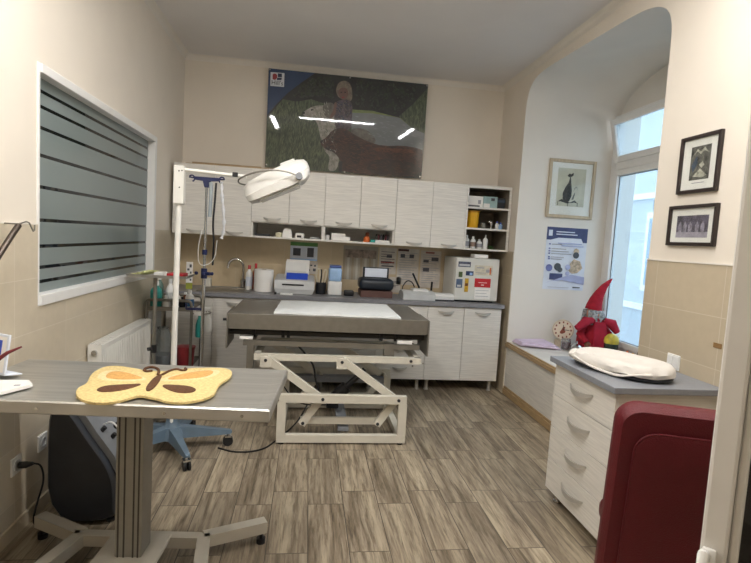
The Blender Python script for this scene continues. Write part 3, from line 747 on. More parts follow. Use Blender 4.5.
rc += [disc(.05, .22, .036, 1), disc(.14, .235, .038, 2), disc(.17, .205, .026, 2), disc(.33, .40, .03, 3), disc(.33, .36, .033, 2), (3, [(.26, .20), (.27, .27), (.31, .32), (.38, .30), (.41, .23), (.36, .18), (.30, .17)]),
       (.06, .20, .10, .165, 0), (4, [(.0, .06), (.1, .09), (.2, .10), (.44, .06), (.44, .14), (.3, .16), (.2, .13)]), disc(.25, .235, .028, 4), disc(.25, .17, .022, 4), (.32, .40, .025, .035, 2), (.05, .28, .022, .026, 6), (.16, .40, h-.19, h-.18, 4), (.12, .38, h-.165, h-.155, 4)]
m = MB(); flat_sheet(m, (o.x, YN1-.005, o.z), (1, 0, 0), (0, 0, 1), (0, -1, 0), rc)
part(m, 'print', [IB, IP, ID, IC, IL, PAPERB, INKL], t)

# ------------------------------------------------------------------ window bench and what stands on it
BT = .54
t = thing('window_bench', 'long built-in window bench with oak-edged top and pale front, in the niche', 'bench', (2.5, 3.9, 0))
m = MB(); m.box(2.072, XW-.04, YN0+.002, YN1-.002, BT-.03, BT-.001, .002); part(m, 'seat_board', CAB, t)
m = MB(); m.box(2.055, 2.071, YN0+.002, YN1-.002, BT-.056, BT, .003); m.box(2.04, 2.056, YN0+.002, YN1-.002, BT-.048, BT-.012, .003); part(m, 'edge_strip', OAK, t)
part(MB().box(2.066, 2.085, YN0+.002, YN1-.002, .085, BT-.058), 'front_panel', CAB, t)
m = MB(); m.box(2.052, 2.066, YN0+.002, YN1-.002, 0, .06, .003); m.box(2.06, 2.085, YN0+.002, YN1-.002, .06, .084, .003); part(m, 'plinth', OAK, t)
part(MB().box(XW-.12, XW-.036, YN0+.002, YN1-.002, BT+.0005, .568, .004), 'sill_board', PVC, t)

# lilac folded cloth
m = MB()
for k, dz in enumerate((.0075, .0215, .0355)):
    n = 9; g = []
    top = []; bt_ = []
    x0, x1, y0, y1 = 2.10+.01*k, 2.46-.02*k, 4.56+.01*k, 4.88-.01*k
    rings = []
    for zoff in (0, .012):
        ring = []
        for i in range(n): ring.append((x0+(x1-x0)*i/n, y0+.10*(1-i/n)-.03*(k == 1), 0))
        for i in range(n): ring.append((x1, y0+(y1-y0)*i/n, 0))
        for i in range(n): ring.append((x1-(x1-x0)*i/n, y1, 0))
        for i in range(n): ring.append((x0, y1-(y1-y0-.10)*i/n, 0))
        rings.append([(p[0], p[1], BT+dz+zoff+.004*math.sin(9*p[0]+7*p[1]+k)) for p in ring])
    m.loft(rings, smooth=False)
single(m, 'folded_cloth', LILAC, 'lilac folded cloth at the left end of the window bench', 'cloth')

# clock
t = thing('table_clock', 'round cream clock with brown markings standing on the window bench', 'clock', (2.585, 4.78, BT))
CK = mat('clock_face', 'e6d8c4', .5, var=.06); CKB = mat('clock_red', '8e4a38', .5, var=.2)
Mk = Matrix.Translation((2.585, 4.78, BT+.165)) @ Matrix.Rotation(R(-22), 4, 'Z') @ Matrix.Rotation(R(-8), 4, 'X') @ Matrix.Rotation(R(90), 4, 'X')
m = MB(Mk); m.lathe([(.098, -.02), (.104, 0), (.104, .016), (.096, .02), (.094, .012)], n=32); part(m, 'rim', mat('clock_rim', 'cdbda6', .5), t)
m = MB(Mk); m.lathe([(.0945, -.015), (.0945, .0125)], n=32); part(m, 'dial', CK, t)
m = MB(Mk)
for i in range(12):
    a = 2*math.pi*i/12; r = .076
    m.box(r*math.sin(a)-.007, r*math.sin(a)+.007, r*math.cos(a)-.009, r*math.cos(a)+.009, .0126, .0135)
m.prism(smoothpoly([(-.035, -.03), (-.01, -.045), (.03, -.02), (.012, 0), (.022, .03), (.0, .035), (-.012, .005)], 1), 'z', .0126, .0134)
part(m, 'markings', CKB, t)
m = MB(Mk); m.box(-.003, .003, 0, .05, .0136, .015); m.box(0, .06, -.003, .003, .0136, .015); parts(m, 'hand', BLACK, t)
m = MB(); m.box(2.53, 2.64, 4.74, 4.84, BT+.0005, BT+.062, .01); part(m, 'stand', mat('clock_rim', 'cdbda6', .5), t)

# jars on the bench
t = thing('jar', 'small glass jar with dark red filling beside the clock on the bench', 'jar', (2.53, 4.60, BT))
m = MB(); m.lathe([(.04, 0), (.045, .02), (.046, .07), (.04, .1), (.043, .11), (.04, .11), (.037, .1), (.042, .07), (.041, .02), (.036, .006)], (2.53, 4.60, BT), 20); part(m, 'glass', CLEAR, t)
m = MB(); m.lathe([(.03, .008), (.038, .02), (.0385, .065), (.03, .075)], (2.53, 4.60, BT), 20); part(m, 'filling', mat('red_wax', '7a1524', .4), t)
t = thing('trinket_dish', 'small silver lidded dish between the jar and the gnome', 'dish', (2.585, 4.49, BT))
m = MB(); m.lathe([(.03, 0), (.055, .02), (.062, .05), (.058, .055)], (2.585, 4.49, BT), 20); part(m, 'bowl', CHROME, t)
m = MB(); m.lathe([(.06, .056), (.045, .075), (.015, .088), (.008, .095), (.013, .105), (.004, .112)], (2.585, 4.49, BT), 20); part(m, 'lid', CHROME, t)
m = MB(); m.lathe([(.05, 0), (.06, .03), (.062, .13), (.045, .175), (.02, .195)], (2.83, 4.33, BT), 20)
t = thing('decorative_jar', 'dark jar with yellow domed top beside the gnome at the window', 'jar', (2.83, 4.33, BT))
part(m, 'body', mat('dark_green_glass', '26312c', .25, var=.2), t)
m = MB(); m.lathe([(.064, .13), (.068, .15), (.06, .185), (.035, .212), (.008, .222)], (2.83, 4.33, BT), 20); part(m, 'domed_top', mat('yellow_glaze', 'c9b440', .35, var=.25, nscale=25), t)
# dark slat leaning by the tile wall, small coloured things on the sill
m = MB(Matrix.Translation((2.90, 3.98, .57)) @ Matrix.Rotation(R(14), 4, 'Y') @ Matrix.Rotation(R(6), 4, 'X')); m.box(-.01, .01, -.09, .09, 0, .26, .003)
single(m, 'picture_frame', DARKF, 'dark small frame leaning against the window pane next to the tiled wall', 'frame')
for x, y, mm, lab, sh in ((2.965, 4.28, ORANGE, 'small orange trinket on the window sill', .02), (2.96, 4.19, YEL, 'small yellow trinket on the window sill nearest the tiled wall', .024)):
    m = MB(); m.lathe([(sh*.6, 0), (sh, .01), (sh*.9, .03), (sh*.3, .045)], (x, y, .5685), 14); single(m, 'trinket', mm, lab, 'trinket')

# gnome doll
gx, gy, gz = 2.785, 4.60, BT
t = thing('gnome_doll', 'red gnome doll with tall pointed hat and grey beard on the bench by the window', 'doll', (gx, gy, gz))
m = MB(); m.lathe([(.10, 0), (.135, .04), (.13, .14), (.10, .25), (.07, .31), (.05, .33)], (gx, gy, gz), 24); part(m, 'body', REDF, t)
m = MB(); m.ell((gx, gy-.01, gz+.365), (.068, .066, .075), 20); part(m, 'head', mat('doll_skin', 'b98a78', .8), t)
m = MB()
for i in range(26):
    a = -160+i*12.5; rr = .072
    p = Vector((gx+rr*math.sin(R(a+180)), gy-.01-rr*math.cos(R(a+180))*-1, gz+.40+random.uniform(-.01, .01)))
    p = Vector((gx+rr*math.cos(R(a)), gy-.01-rr*.95*abs(math.sin(R(a))) if i % 3 else gy+rr*.6, gz+.40))
    m.tube([p, p+Vector((random.uniform(-.03, .03), -.02, -.05)), p+Vector((random.uniform(-.055, .055), -.03, -.13))], [.015, .016, .006], 7)
part(m, 'hair', mat('grey_wool', '9a9d9e', .95, var=.55, nscale=40, bump=.4), t)
m = MB(); m.ell((gx, gy-.085, gz+.365), (.018, .016, .018), 12); part(m, 'nose', mat('doll_nose', 'c98c78', .8), t)
m = MB()
for s in (-1, 1): m.ell((gx+s*.026, gy-.07, gz+.385), (.009, .007, .01), 10)
parts(m, 'eye', BLACK, t)
m = MB(); hp = [(0, 0, .405), (.005, 0, .44), (.02, .0, .50), (.05, 0, .57), (.09, 0, .635), (.135, 0, .685), (.165, 0, .715)]
m.tube([(gx+p[0], gy+p[1], gz+p[2]) for p in hp], [.08, .074, .062, .047, .032, .018, .005], 20)
part(m, 'hat', REDF, t)
m = MB(); m.lathe([(.085, .0), (.105, .012), (.108, .035), (.09, .05), (.07, .04)], (gx, gy-.005, gz+.285), 24)
m.bar((gx-.01, gy-.115, gz+.30), (gx-.03, gy-.16, gz+.06), .075, .02, (0, 1, 0)); m.bar((gx+.02, gy-.115, gz+.30), (gx+.055, gy-.165, gz+.02), .08, .02, (0, 1, 0))
m.tube([(gx-.06, gy-.10, gz+.315), (gx-.14, gy-.12, gz+.30), (gx-.23, gy-.13, gz+.235)], [.03, .045, .03], 10); m.tube([(gx+.06, gy-.10, gz+.315), (gx+.13, gy-.12, gz+.29), (gx+.19, gy-.12, gz+.21)], [.03, .05, .03], 10)
part(m, 'scarf', mat('crimson_scarf', 'a3132e', .85, var=.12, nscale=20, bump=.2), t)
for s in (-1, 1):
    m = MB(); m.tube([(gx+s*.09, gy-.02, gz+.25), (gx+s*.15, gy-.06, gz+.17), (gx+s*.12, gy-.13, gz+.10)], [.04, .038, .03], 10); part(m, 'arm', REDF, t)
    m = MB(); m.ell((gx+s*.115, gy-.145, gz+.085), (.03, .028, .03), 12); part(m, 'mitten', BROWN, t)
    m = MB(); m.tube([(gx+s*.06, gy-.05, gz+.048), (gx+s*.075, gy-.17, gz+.048), (gx+s*.08, gy-.2, gz+.048)], [.045, .04, .042], 10); part(m, 'leg', REDF, t)

# ------------------------------------------------------------------ chest of drawers at the right wall
CY0, CY1, CX0 = 2.20, 2.80, 1.49
t = thing('chest_of_drawers', 'pale four-drawer chest with grey top against the tiled right wall', 'chest of drawers', (1.77, 2.5, 0))
m = MB(); tt = .018; cz0, cz1 = .075, .84
m.box(CX0+.018, 2.05, CY0, CY0+tt, cz0, cz1); m.box(CX0+.018, 2.05, CY1-tt, CY1, cz0, cz1); m.box(CX0+.018, 2.05, CY0+tt, CY1-tt, cz0, cz0+tt); m.box(2.03, 2.05, CY0+tt, CY1-tt, cz0, cz1); m.box(CX0+.018, 2.05, CY0+tt, CY1-tt, cz1-tt, cz1)
part(m, 'carcass', CAB, t)
part(MB().box(CX0-.03, 2.05, CY0-.03, CY1+.02, cz1+.0005, .872, .003), 'top', CHESTTOP, t)
dh = (cz1-cz0)/4
for k in range(4):
    z = cz0+dh*k
    d = part(MB().box(CX0, CX0+.0175, CY0+.002, CY1-.002, z+.002, z+dh-.002, .002), 'drawer', CAB, t)
    part(bow(MB(), (CX0, (CY0+CY1)/2, z+dh*.60), .22, (0, 1, 0), (-1, 0, 0), drop=.02, proj=.03), 'handle', HANDLE, d)
for x in (CX0+.06, 2.0):
    for y in (CY0+.05, CY1-.05):
        m = MB(); m.cyl((x, y, 0), (x, y, .012), .026, 16); m.cyl((x, y, .012), (x, y, cz0), .018, 16); part(m, 'foot', CHROME, t)

# pet scale with a towelled tray
SM = Matrix.Translation((1.70, 2.49, .8725)) @ Matrix.Rotation(R(-67), 4, 'Z')
def oval(a, b, z, n=56, e=2.4, wob=0, seed=0, waist=.10):
    out = []
    for k in range(n):
        th = 2*math.pi*k/n; c, s_ = math.cos(th), math.sin(th)
        x = a*math.copysign(abs(c)**(2/e), c); y = b*math.copysign(abs(s_)**(2/e), s_)
        y *= 1-waist*math.exp(-((x/a)/.35)**2)
        w_ = wob*(math.sin(5*th+seed)+.6*math.sin(11*th+2*seed))
        out.append(Vector((x*(1+w_*.15), y*(1+w_*.15), z+w_*.02)))
    return out
t = thing('pet_scale', 'white towel-covered oval scale tray lying on the grey chest top', 'scale', (1.715, 2.485, .8725))
m = MB(SM); m.loft([oval(.23, .14, .0), oval(.256, .165, .010), oval(.256, .165, .016), oval(.235, .145, .018)]); part(m, 'base', DGREY, t)
m = MB(SM); m.loft([oval(.235, .150, .0185, wob=.2), oval(.262, .170, .026, wob=.25, seed=1), oval(.264, .172, .045, wob=.2, seed=2), oval(.256, .165, .066, wob=.12, seed=1), oval(.240, .150, .080), oval(.218, .13, .082), oval(.185, .105, .072), oval(.13, .07, .062), oval(.06, .03, .060)])
part(m, 'towelled_tray', TOWEL, t)
m = MB(SM)
pts = [oval(.267, .175, .03+.016*math.sin(k*.4), wob=.1)[k] for k in range(20, 52)]
m.tube(pts, [.004+.004*abs(math.sin(i*.35)) for i in range(len(pts))], 8); part(m, 'towel_hem', TOWEL, t)
m = MB(SM); m.ell((-.245, -.06, .045), (.035, .05, .03), 14); m.ell((-.25, .05, .05), (.03, .06, .026), 14); part(m, 'towel_fold', TOWEL, t)

# light switch, brown sticker
t = thing('wall_socket', 'white double wall socket just above the grey chest top', 'socket', (XR-.008, 2.545, .854))
part(MB().box(XR-.018, XR-.0085, 2.497, 2.592, .878, .962, .003), 'plate', WPL, t)
part(MB().box(XR-.023, XR-.0185, 2.503, 2.54, .886, .954, .003), 'rocker', WPL, t); part(MB().box(XR-.022, XR-.0185, 2.545, 2.586, .886, .954, .003), 'socket_insert', WPL, t)
single(MB().box(XR-.013, XR-.0085, 2.235, 2.285, 1.06, 1.085, .001), 'sticker', mat('brown_sticker', '8a6a40', .6), 'small brown tag on the tiled right wall', 'tag')

# ------------------------------------------------------------------ red chair
t = thing('chair', 'dark red leather high-back chair seen from behind, by the chest', 'chair', (1.41, 1.75, 0), (0, 0, R(-20)))
def rrect(w, h, r, y, zc, n=6, top=0):
    pts = []
    for cx, cz, a0 in ((w/2-r, h/2-r, 0), (-w/2+r, h/2-r, 90), (-w/2+r, -h/2+r, 180), (w/2-r, -h/2+r, 270)):
        for i in range(n+1):
            a = R(a0+90*i/n); pts.append((cx+r*math.cos(a), y, zc+cz+r*math.sin(a)))
    return pts
BM = Matrix.Translation((0, -.21, .30)) @ Matrix.Rotation(R(7), 4, 'X')
m = MB(BM); W_, H_ = .52, .72
m.loft([rrect(W_-.09, H_-.09, .05, -.045, .35), rrect(W_-.03, H_-.03, .06, -.038, .35), rrect(W_, H_, .07, -.01, .35), rrect(W_, H_, .07, .02, .35), rrect(W_-.03, H_-.03, .06, .048, .35), rrect(W_-.09, H_-.09, .05, .055, .35)])
bk = part(m, 'backrest', REDL, t, local=True)
m = MB(BM); m.loft([rrect(W_-.14, H_-.13, .06, -.046, .322), rrect(W_-.12, H_-.11, .07, -.056, .322), rrect(W_-.14, H_-.13, .06, -.06, .322), rrect(W_-.3, H_-.3, .05, -.062, .322)]); part(m, 'back_panel', REDL, bk, local=True)
m = MB(BM); m.tube([Vector(p) for p in rrect(W_-.115, H_-.105, .07, -.052, .322)], .0045, 8, closed=True); part(m, 'piping', REDL, bk, local=True)
m = MB(); m.box(-.15, .24, -.13, .30, .30, .40, .035, seg=4); part(m, 'seat', REDL, t, local=True)
for sx in (-1, 1):
    for sy in (-1, 1):
        m = MB(); m.tube([(sx*.15+.04, sy*.17+.07, .31), (sx*.16+.04, sy*.19+.07, 0)], [.016, .014], 12); part(m, 'leg', CHROME, t, local=True)

# ------------------------------------------------------------------ steel examination table in front
TT = .85
TM = Matrix.Translation((-.69, 2.19, 0)) @ Matrix.Rotation(R(-4.2), 4, 'Z')
t = thing('examination_table', 'stainless steel examination table with grey column in the left foreground', 'table', (-.69, 2.19, 0), (0, 0, R(-4.2)))
L_, D_ = 1.20, .575
m = MB(); a, b = L_/2, D_/2
def rc(a, b, z): return [(-a, -b, z), (a, -b, z), (a, b, z), (-a, b, z)]
m.loft([rc(a-.02, b-.02, TT-.045), rc(a-.004, b-.004, TT-.048), rc(a, b, TT-.044), rc(a, b, TT-.004), rc(a-.006, b-.006, TT+.001), rc(a-.05, b-.05, TT-.006)], smooth=False)
tp = part(m, 'tabletop', STEEL, t, local=True)
m = MB()
for x in (-.45, -.23, .22, .5): m.cyl((x, -b-.002, TT-.026), (x, -b+.004, TT-.026), .006, 10)
parts(m, 'screw', CHROME, tp, local=True)
m = MB()
for x in (-.3, .02, .3): m.box(x-.02, x+.02, -.2, .2, TT-.075, TT-.046)
part(m, 'underframe', STEELD, t, local=True)
m = MB(); m.box(-.05, .06, -.055, .055, .11, TT-.075, .006)
cl = part(m, 'column', ALU, t, local=True)
m = MB()
for x in (-.036, -.012, .026, .046): m.box(x-.003, x+.003, -.057, -.0545, .11, TT-.08)
parts(m, 'groove', ALUD, cl, local=True)
J = [(-.29, .10), (.29, .10)]
m = MB(); m.bar((-.27, .12, .085), (.27, .12, .085), .05, .05); m.bar((-.27, -.14, .085), (.27, -.14, .085), .05, .05)
parts(m, 'crossbar', GREYP, t, local=True)
m = MB(); m.box(-.13, .13, -.14, .12, .096, .113, .003); part(m, 'base_plate', GREYP, t, local=True)
for sx in (-1, 1):
    for sy, ex, ey in ((1, .53, .26), (-1, .38, -.42)):
        jy = .13 if sy > 0 else .13
        m = MB(); m.bar((sx*.27, jy, .085), (sx*ex, ey, .085), .055, .055)
        lg = part(m, 'leg', GREYP, t, local=True)
        k = .93; fxp, fyp = sx*(.27+(ex-.27)*k), jy+(ey-jy)*k
        m = MB(); m.cyl((fxp, fyp, 0), (fxp, fyp, .025), .022, 14); m.cyl((fxp, fyp, .025), (fxp, fyp, .058), .010, 10); part(m, 'foot', BLACK, lg, local=True)
m = MB(); m.tube([(-.43, -.25, TT-.045), (-.43, -.25, TT-.085), (-.42, -.25, TT-.095)], .003, 6); parts(m, 'hook', CHROME, t, local=True)

# butterfly mat
PILE = mat('yellow_pile', 'd6bf84', .95, var=.16, nscale=90, bump=.6, bscale=220); PILEE = mat('cream_pile', 'dccb9a', .95, var=.1, nscale=90, bump=.6, bscale=220)
OPILE = mat('apricot_pile', 'd09f5c', .95, var=.14, nscale=90, bump=.6, bscale=220); BPILE = mat('brown_pile', '5b3a22', .95, var=.2, nscale=90, bump=.6, bscale=220)
outline = [(-0.848, 2.011), (-0.859, 2.067), (-0.849, 2.12), (-0.879, 2.212), (-0.893, 2.304), (-0.879, 2.38), (-0.823, 2.396), (-0.747, 2.357), (-0.68, 2.323), (-0.598, 2.316), (-0.524, 2.379), (-0.437, 2.398), (-0.344, 2.396), (-0.313, 2.332), (-0.313, 2.235), (-0.339, 2.166), (-0.342, 2.082), (-0.334, 2.005), (-0.371, 1.939), (-0.426, 1.902), (-0.49, 1.909), (-0.525, 1.941), (-0.573, 1.963), (-0.605, 1.982), (-0.624, 1.96), (-0.654, 1.91), (-0.703, 1.882), (-0.758, 1.895), (-0.812, 1.943)]
o1 = [(-0.815, 2.208), (-0.821, 2.272), (-0.785, 2.289), (-0.718, 2.248), (-0.648, 2.186), (-0.691, 2.165), (-0.752, 2.161), (-0.794, 2.175)]
o2 = [(-0.565, 2.193), (-0.523, 2.265), (-0.46, 2.319), (-0.4, 2.339), (-0.391, 2.276), (-0.421, 2.217), (-0.492, 2.185), (-0.548, 2.172)]
b1 = [(-0.78, 2.016), (-0.773, 2.065), (-0.727, 2.088), (-0.675, 2.1), (-0.634, 2.111), (-0.652, 2.062), (-0.688, 2.01), (-0.744, 1.989)]
b2 = [(-0.565, 2.099), (-0.518, 2.103), (-0.447, 2.091), (-0.409, 2.046), (-0.422, 2.0), (-0.47, 1.997), (-0.517, 2.032)]
bod = [(-0.603, 2.027), (-0.615, 2.125), (-0.617, 2.211), (-0.6, 2.258), (-0.586, 2.191), (-0.576, 2.087), (-0.579, 2.009)]
a1 = [(-0.614, 2.243), (-0.629, 2.318), (-0.661, 2.365), (-0.692, 2.363), (-0.696, 2.312), (-0.673, 2.285), (-0.655, 2.301)]
a2 = [(-0.597, 2.244), (-0.584, 2.312), (-0.561, 2.344), (-0.528, 2.312), (-0.518, 2.338), (-0.528, 2.358)]
MZ = TT+.0015
t = thing('butterfly_mat', 'yellow butterfly-shaped pile mat lying on the steel table', 'mat', (-.6, 2.15, MZ))
def inset(poly, d):
    n = len(poly); out = []
    ar = sum(poly[i][0]*poly[(i+1) % n][1]-poly[(i+1) % n][0]*poly[i][1] for i in range(n))
    sg = 1 if ar > 0 else -1
    for i in range(n):
        p, q = Vector(poly[i-1]), Vector(poly[(i+1) % n]); tn = (q-p).normalized(); nn = Vector((-tn.y, tn.x))*sg
        out.append(tuple(Vector(poly[i])+nn*d))
    return out
so = smoothpoly(outline, 2)
m = MB(); m.loft([[(p[0], p[1], MZ) for p in so], [(p[0], p[1], MZ+.009) for p in so], [(p[0], p[1], MZ+.013) for p in inset(so, .008)]])
part(m, 'mat_base', PILE, t)
def pile(name, poly, mm, h=.017):
    s_ = smoothpoly(poly, 2); m = MB(); m.loft([[(p[0], p[1], MZ+.011) for p in s_], [(p[0], p[1], MZ+h-.002) for p in s_], [(p[0], p[1], MZ+h) for p in inset(s_, .004)]]); part(m, name, mm, t)
pile('cream_wing_patch', [(x+(x+.72)*.35, y+(y-2.22)*.35) for x, y in o1], PILEE, .0145); pile('cream_wing_patch', [(x+(x+.47)*.35, y+(y-2.25)*.25) for x, y in o2], PILEE, .0145)
pile('apricot_wing_spot', o1, OPILE); pile('apricot_wing_spot', o2, OPILE); pile('brown_wing_spot', b1, BPILE); pile('brown_wing_spot', b2, BPILE); pile('brown_body', bod, BPILE, .019)
for a in (a1, a2):
    m = MB(); m.tube([(p[0], p[1], MZ+.015) for p in smoothpoly(a, 2, False)], .006, 8); part(m, 'antenna', BPILE, t)

# sign holder, pen, tablet at the left end of the steel table
t = thing('sign_holder', 'clear upright sign holder with a blue leaflet at the left end of the steel table', 'holder', (-1.265, 2.23, TT))
Ms = Matrix.Translation((-1.265, 2.23, TT+.0125)) @ Matrix.Rotation(R(-28), 4, 'Z') @ Matrix.Rotation(R(-8), 4, 'X')
m = MB(Ms); m.box(-.085, .085, -.004, .004, 0, .165, .002); m.box(-.085, .085, -.004, .07, 0, .004); part(m, 'stand', PAPERB, t)
m = MB(Ms); flat_sheet(m, (-.075, -.0045, .01), (1, 0, 0), (0, 0, 1), (0, -1, 0), [(0, .15, .0, .145, 0), (.005, .125, .07, .13, 1), (.005, .125, .035, .065, 2), (.02, .12, .01, .025, 3)])
part(m, 'leaflet', [PAPER, BLUE, TEAL, INKL], t)
m = MB(); m.tube([(-1.145, 1.995, TT+.0135), (-1.142, 1.997, TT+.05), (-1.135, 2.0, TT+.085), (-1.128, 2.0, TT+.115), (-1.09, 2.02, TT+.15), (-1.05, 2.04, TT+.17)], [.02, .018, .012, .009, .007, .003], 10)
t = thing('pen', 'dark red pen standing in a small holder at the table edge', 'pen', (-1.13, 2.0, TT))
part(m, 'pen_body', mat('dark_red_pen', '6a1c22', .3), t)
m = MB(); m.prism([(-1.25, 1.93), (-1.10, 1.965), (-1.035, 2.085), (-1.075, 2.14), (-1.25, 2.13)], 'z', TT+.0015, TT+.013)
t = thing('notepad', 'white flat notepad at the left end of the steel table', 'notepad', (-1.17, 2.055, TT+.0015))
part(m, 'pad', WPL, t)
m = MB(Matrix.Translation((-1.17, 2.055, TT+.0155)) @ Matrix.Rotation(R(14), 4, 'Z')); m.box(.08, .10, -.02, -.005, -.0024, -.0014); part(m, 'mark', INKL, t)

# ------------------------------------------------------------------ black machine under the table, against the wall
t = thing('floor_machine', 'black humped floor machine with grey side panel under the steel table', 'machine', (-1.06, 2.78, 0))
prof = smoothpoly([(-1.215, .012), (-1.215, .50), (-1.20, .585), (-1.14, .60), (-1.10, .57), (-1.03, .45), (-.945, .33), (-.905, .24), (-.895, .12), (-.895, .012)], 2)
m = MB(); m.loft([[(p[0], 2.575, p[1]) for p in inset(prof, .012)], [(p[0], 2.59, p[1]) for p in prof], [(p[0], 2.87, p[1]) for p in prof], [(p[0], 2.885, p[1]) for p in inset(prof, .012)]])
sh = part(m, 'shell', DGREY, t)
m = MB(); P2 = [(-1.085, .57), (-1.01, .45), (-.93, .335), (-.885, .24)]
rings = [[(p[0]+.012, 2.61, p[1]+.012) for p in P2]+[(p[0]-.01, 2.61, p[1]-.01) for p in reversed(P2)], [(p[0]+.012, 2.86, p[1]+.012) for p in P2]+[(p[0]-.01, 2.86, p[1]-.01) for p in reversed(P2)]]
m.loft(rings, smooth=False); part(m, 'control_panel', MGREY, t)
m = MB()
for (x, z, y) in ((-1.0, .455, 2.66), (-.965, .405, 2.7), (-.98, .43, 2.78), (-.93, .36, 2.75)): m.cyl((x, y, z-.01), (x+.022, y, z+.016), .012, 10)
parts(m, 'knob', BLACK, t)
m = MB(); m.tube(smoothpoly([(-1.0, 2.70, .47), (-.95, 2.68, .50), (-.90, 2.66, .44), (-.87, 2.68, .38), (-.90, 2.72, .33)], 2, False), .004, 6); m.tube(smoothpoly([(-1.06, 2.75, .56), (-.98, 2.72, .55), (-.90, 2.72, .48), (-.86, 2.75, .40)], 2, False), .004, 6)
parts(m, 'wire', WPL, t)
m = MB()
for x in (-1.18, -.93):
    for y in (2.62, 2.84): m.cyl((x, y, 0), (x, y, .013), .02, 10)
parts(m, 'foot', RUBBER, t)

# wall sockets at the left wall, plug and cable
def wsocket(y, z, lab):
    t = thing('wall_socket', lab, 'socket', (XL+.0085, y, z-.045), group=None)
    part(MB().box(XL+.0085, XL+.019, y-.042, y+.042, z-.042, z+.042, .003), 'plate', WPL, t)
    m = MB(); m.lathe([(.026, 0), (.026, .004), (.02, .004), (.019, -.0005)], n=20); m.bm.transform(Matrix.Translation((XL+.0195, y, z)) @ Matrix.Rotation(R(90), 4, 'Y')); part(m, 'socket_ring', LGREY, t)
wsocket(2.50, .345, 'white wall socket low on the left wall with a black plug in it')
wsocket(2.74, .36, 'white wall socket low on the left wall beside the black machine')
m = MB(); m.tube([(XL+.025, 2.50, .345), (XL+.055, 2.505, .345), (XL+.085, 2.51, .35)], [.016, .017, .008], 10)
t = thing('power_cable', 'black power cable hanging from the left wall socket', 'cable', (XL+.05, 2.5, 0))
part(m, 'plug', BLACK, t)
m = MB(); m.tube(smoothpoly([(XL+.085, 2.51, .35), (XL+.115, 2.52, .34), (XL+.125, 2.53, .26), (XL+.10, 2.52, .16), (XL+.085, 2.50, .06), (XL+.11, 2.53, .012), (XL+.16, 2.60, .012)], 3, False), .0045, 8); part(m, 'cord', BLACK, t)

# bent wall bracket upper left
t = thing('bent_bracket', 'dark curved tube on a thin steel hook at the left wall, above the table', 'bracket', (XL+.01, 2.4, 1.3))
m = MB(); m.tube(smoothpoly([(-1.26, 2.14, 1.22), (-1.255, 2.24, 1.32), (-1.25, 2.33, 1.41), (-1.25, 2.40, 1.47)], 2, False), [.014]*7+[.013]*0 if False else .013, 10); part(m, 'curved_tube', mat('dark_bronze', '4a4038', .35, metal=.6), t)
m = MB(); m.tube([(XL+.008, 2.42, 1.476), (-1.25, 2.40, 1.476), (-1.25, 2.46, 1.488), (-1.25, 2.485, 1.484), (-1.25, 2.52, 1.445), (-1.25, 2.53, 1.45), (-1.25, 2.532, 1.475)], .0035, 8); parts(m, 'hook', STEELD, t)

# radiator
t = thing('radiator', 'white panel radiator under the interior window on the left wall', 'radiator', (XL+.06, 3.65, .1))
ra, rb = 3.26, 4.24
m = MB(); m.box(-1.235, -1.225, ra, rb, .17, .755, .003)
for i in range(28):
    y = ra+.03+i*(rb-ra-.06)/27; m.box(-1.2255, -1.2215, y-.006, y+.006, .20, .725, .0015)
part(m, 'front_panel', WPAINT, t)
part(MB().box(-1.305, -1.297, ra, rb, .17, .755, .002), 'rear_panel', WPAINT, t)
m = MB()
for i in range(40):
    y = ra+.02+i*(rb-ra-.04)/39; m.box(-1.296, -1.2355, y-.0015, y+.0015, .18, .75)
part(m, 'convector_fins', WPAINT, t)
m = MB(); m.box(-1.305, -1.225, ra-.004, ra, .17, .757); m.box(-1.305, -1.225, rb, rb+.004, .17, .757); parts(m, 'side_cover', WPAINT, t)
m = MB()
for i in range(4): m.box(-1.30+i*.02, -1.292+i*.02, ra, rb, .7555, .762)
part(m, 'top_grille', WPAINT, t)
m = MB(); m.cyl((-1.265, ra-.02, .71), (-1.265, ra-.004, .71), .016, 14); part(m, 'air_vent', CHROME, t)
m = MB(); m.cyl((-1.27, ra+.1, 0), (-1.27, ra+.1, .17), .009, 10); m.cyl((-1.27, rb-.1, 0), (-1.27, rb-.1, .17), .009, 10); parts(m, 'pipe', WPAINT, t)

# ------------------------------------------------------------------ Mayo stand, cart
t = thing('instrument_stand', 'steel instrument stand with shallow tray by the interior window', 'stand', (-1.08, 3.95, 0))
m = MB(); m.cyl((-1.11, 3.93, .05), (-1.11, 3.93, 1.125), .014, 14); m.box(-1.14, -1.08, 3.72, 3.97, .03, .055, .004); m.box(-1.18, -.88, 3.95, 3.99, .03, .055, .004); m.box(-1.18, -.88, 3.70, 3.74, .03, .055, .004); part(m, 'post', STEELD, t)
m = MB()
for x in (-1.17, -.89):
    for y in (3.72, 3.97): m.cyl((x-.01, y, .022), (x+.01, y, .022), .022, 14)
parts(m, 'caster', RUBBER, t)
m = MB(); m.cyl((-1.11, 3.93, .56), (-1.11, 3.93, .62), .02, 14); m.cyl((-1.11, 3.93, .59), (-1.145, 3.90, .59), .014, 10); part(m, 'clamp_knob', BLACK, t)
m = MB(); tx0, tx1, ty0, ty1, tz = -1.292, -.87, 3.84, 4.12, 1.128
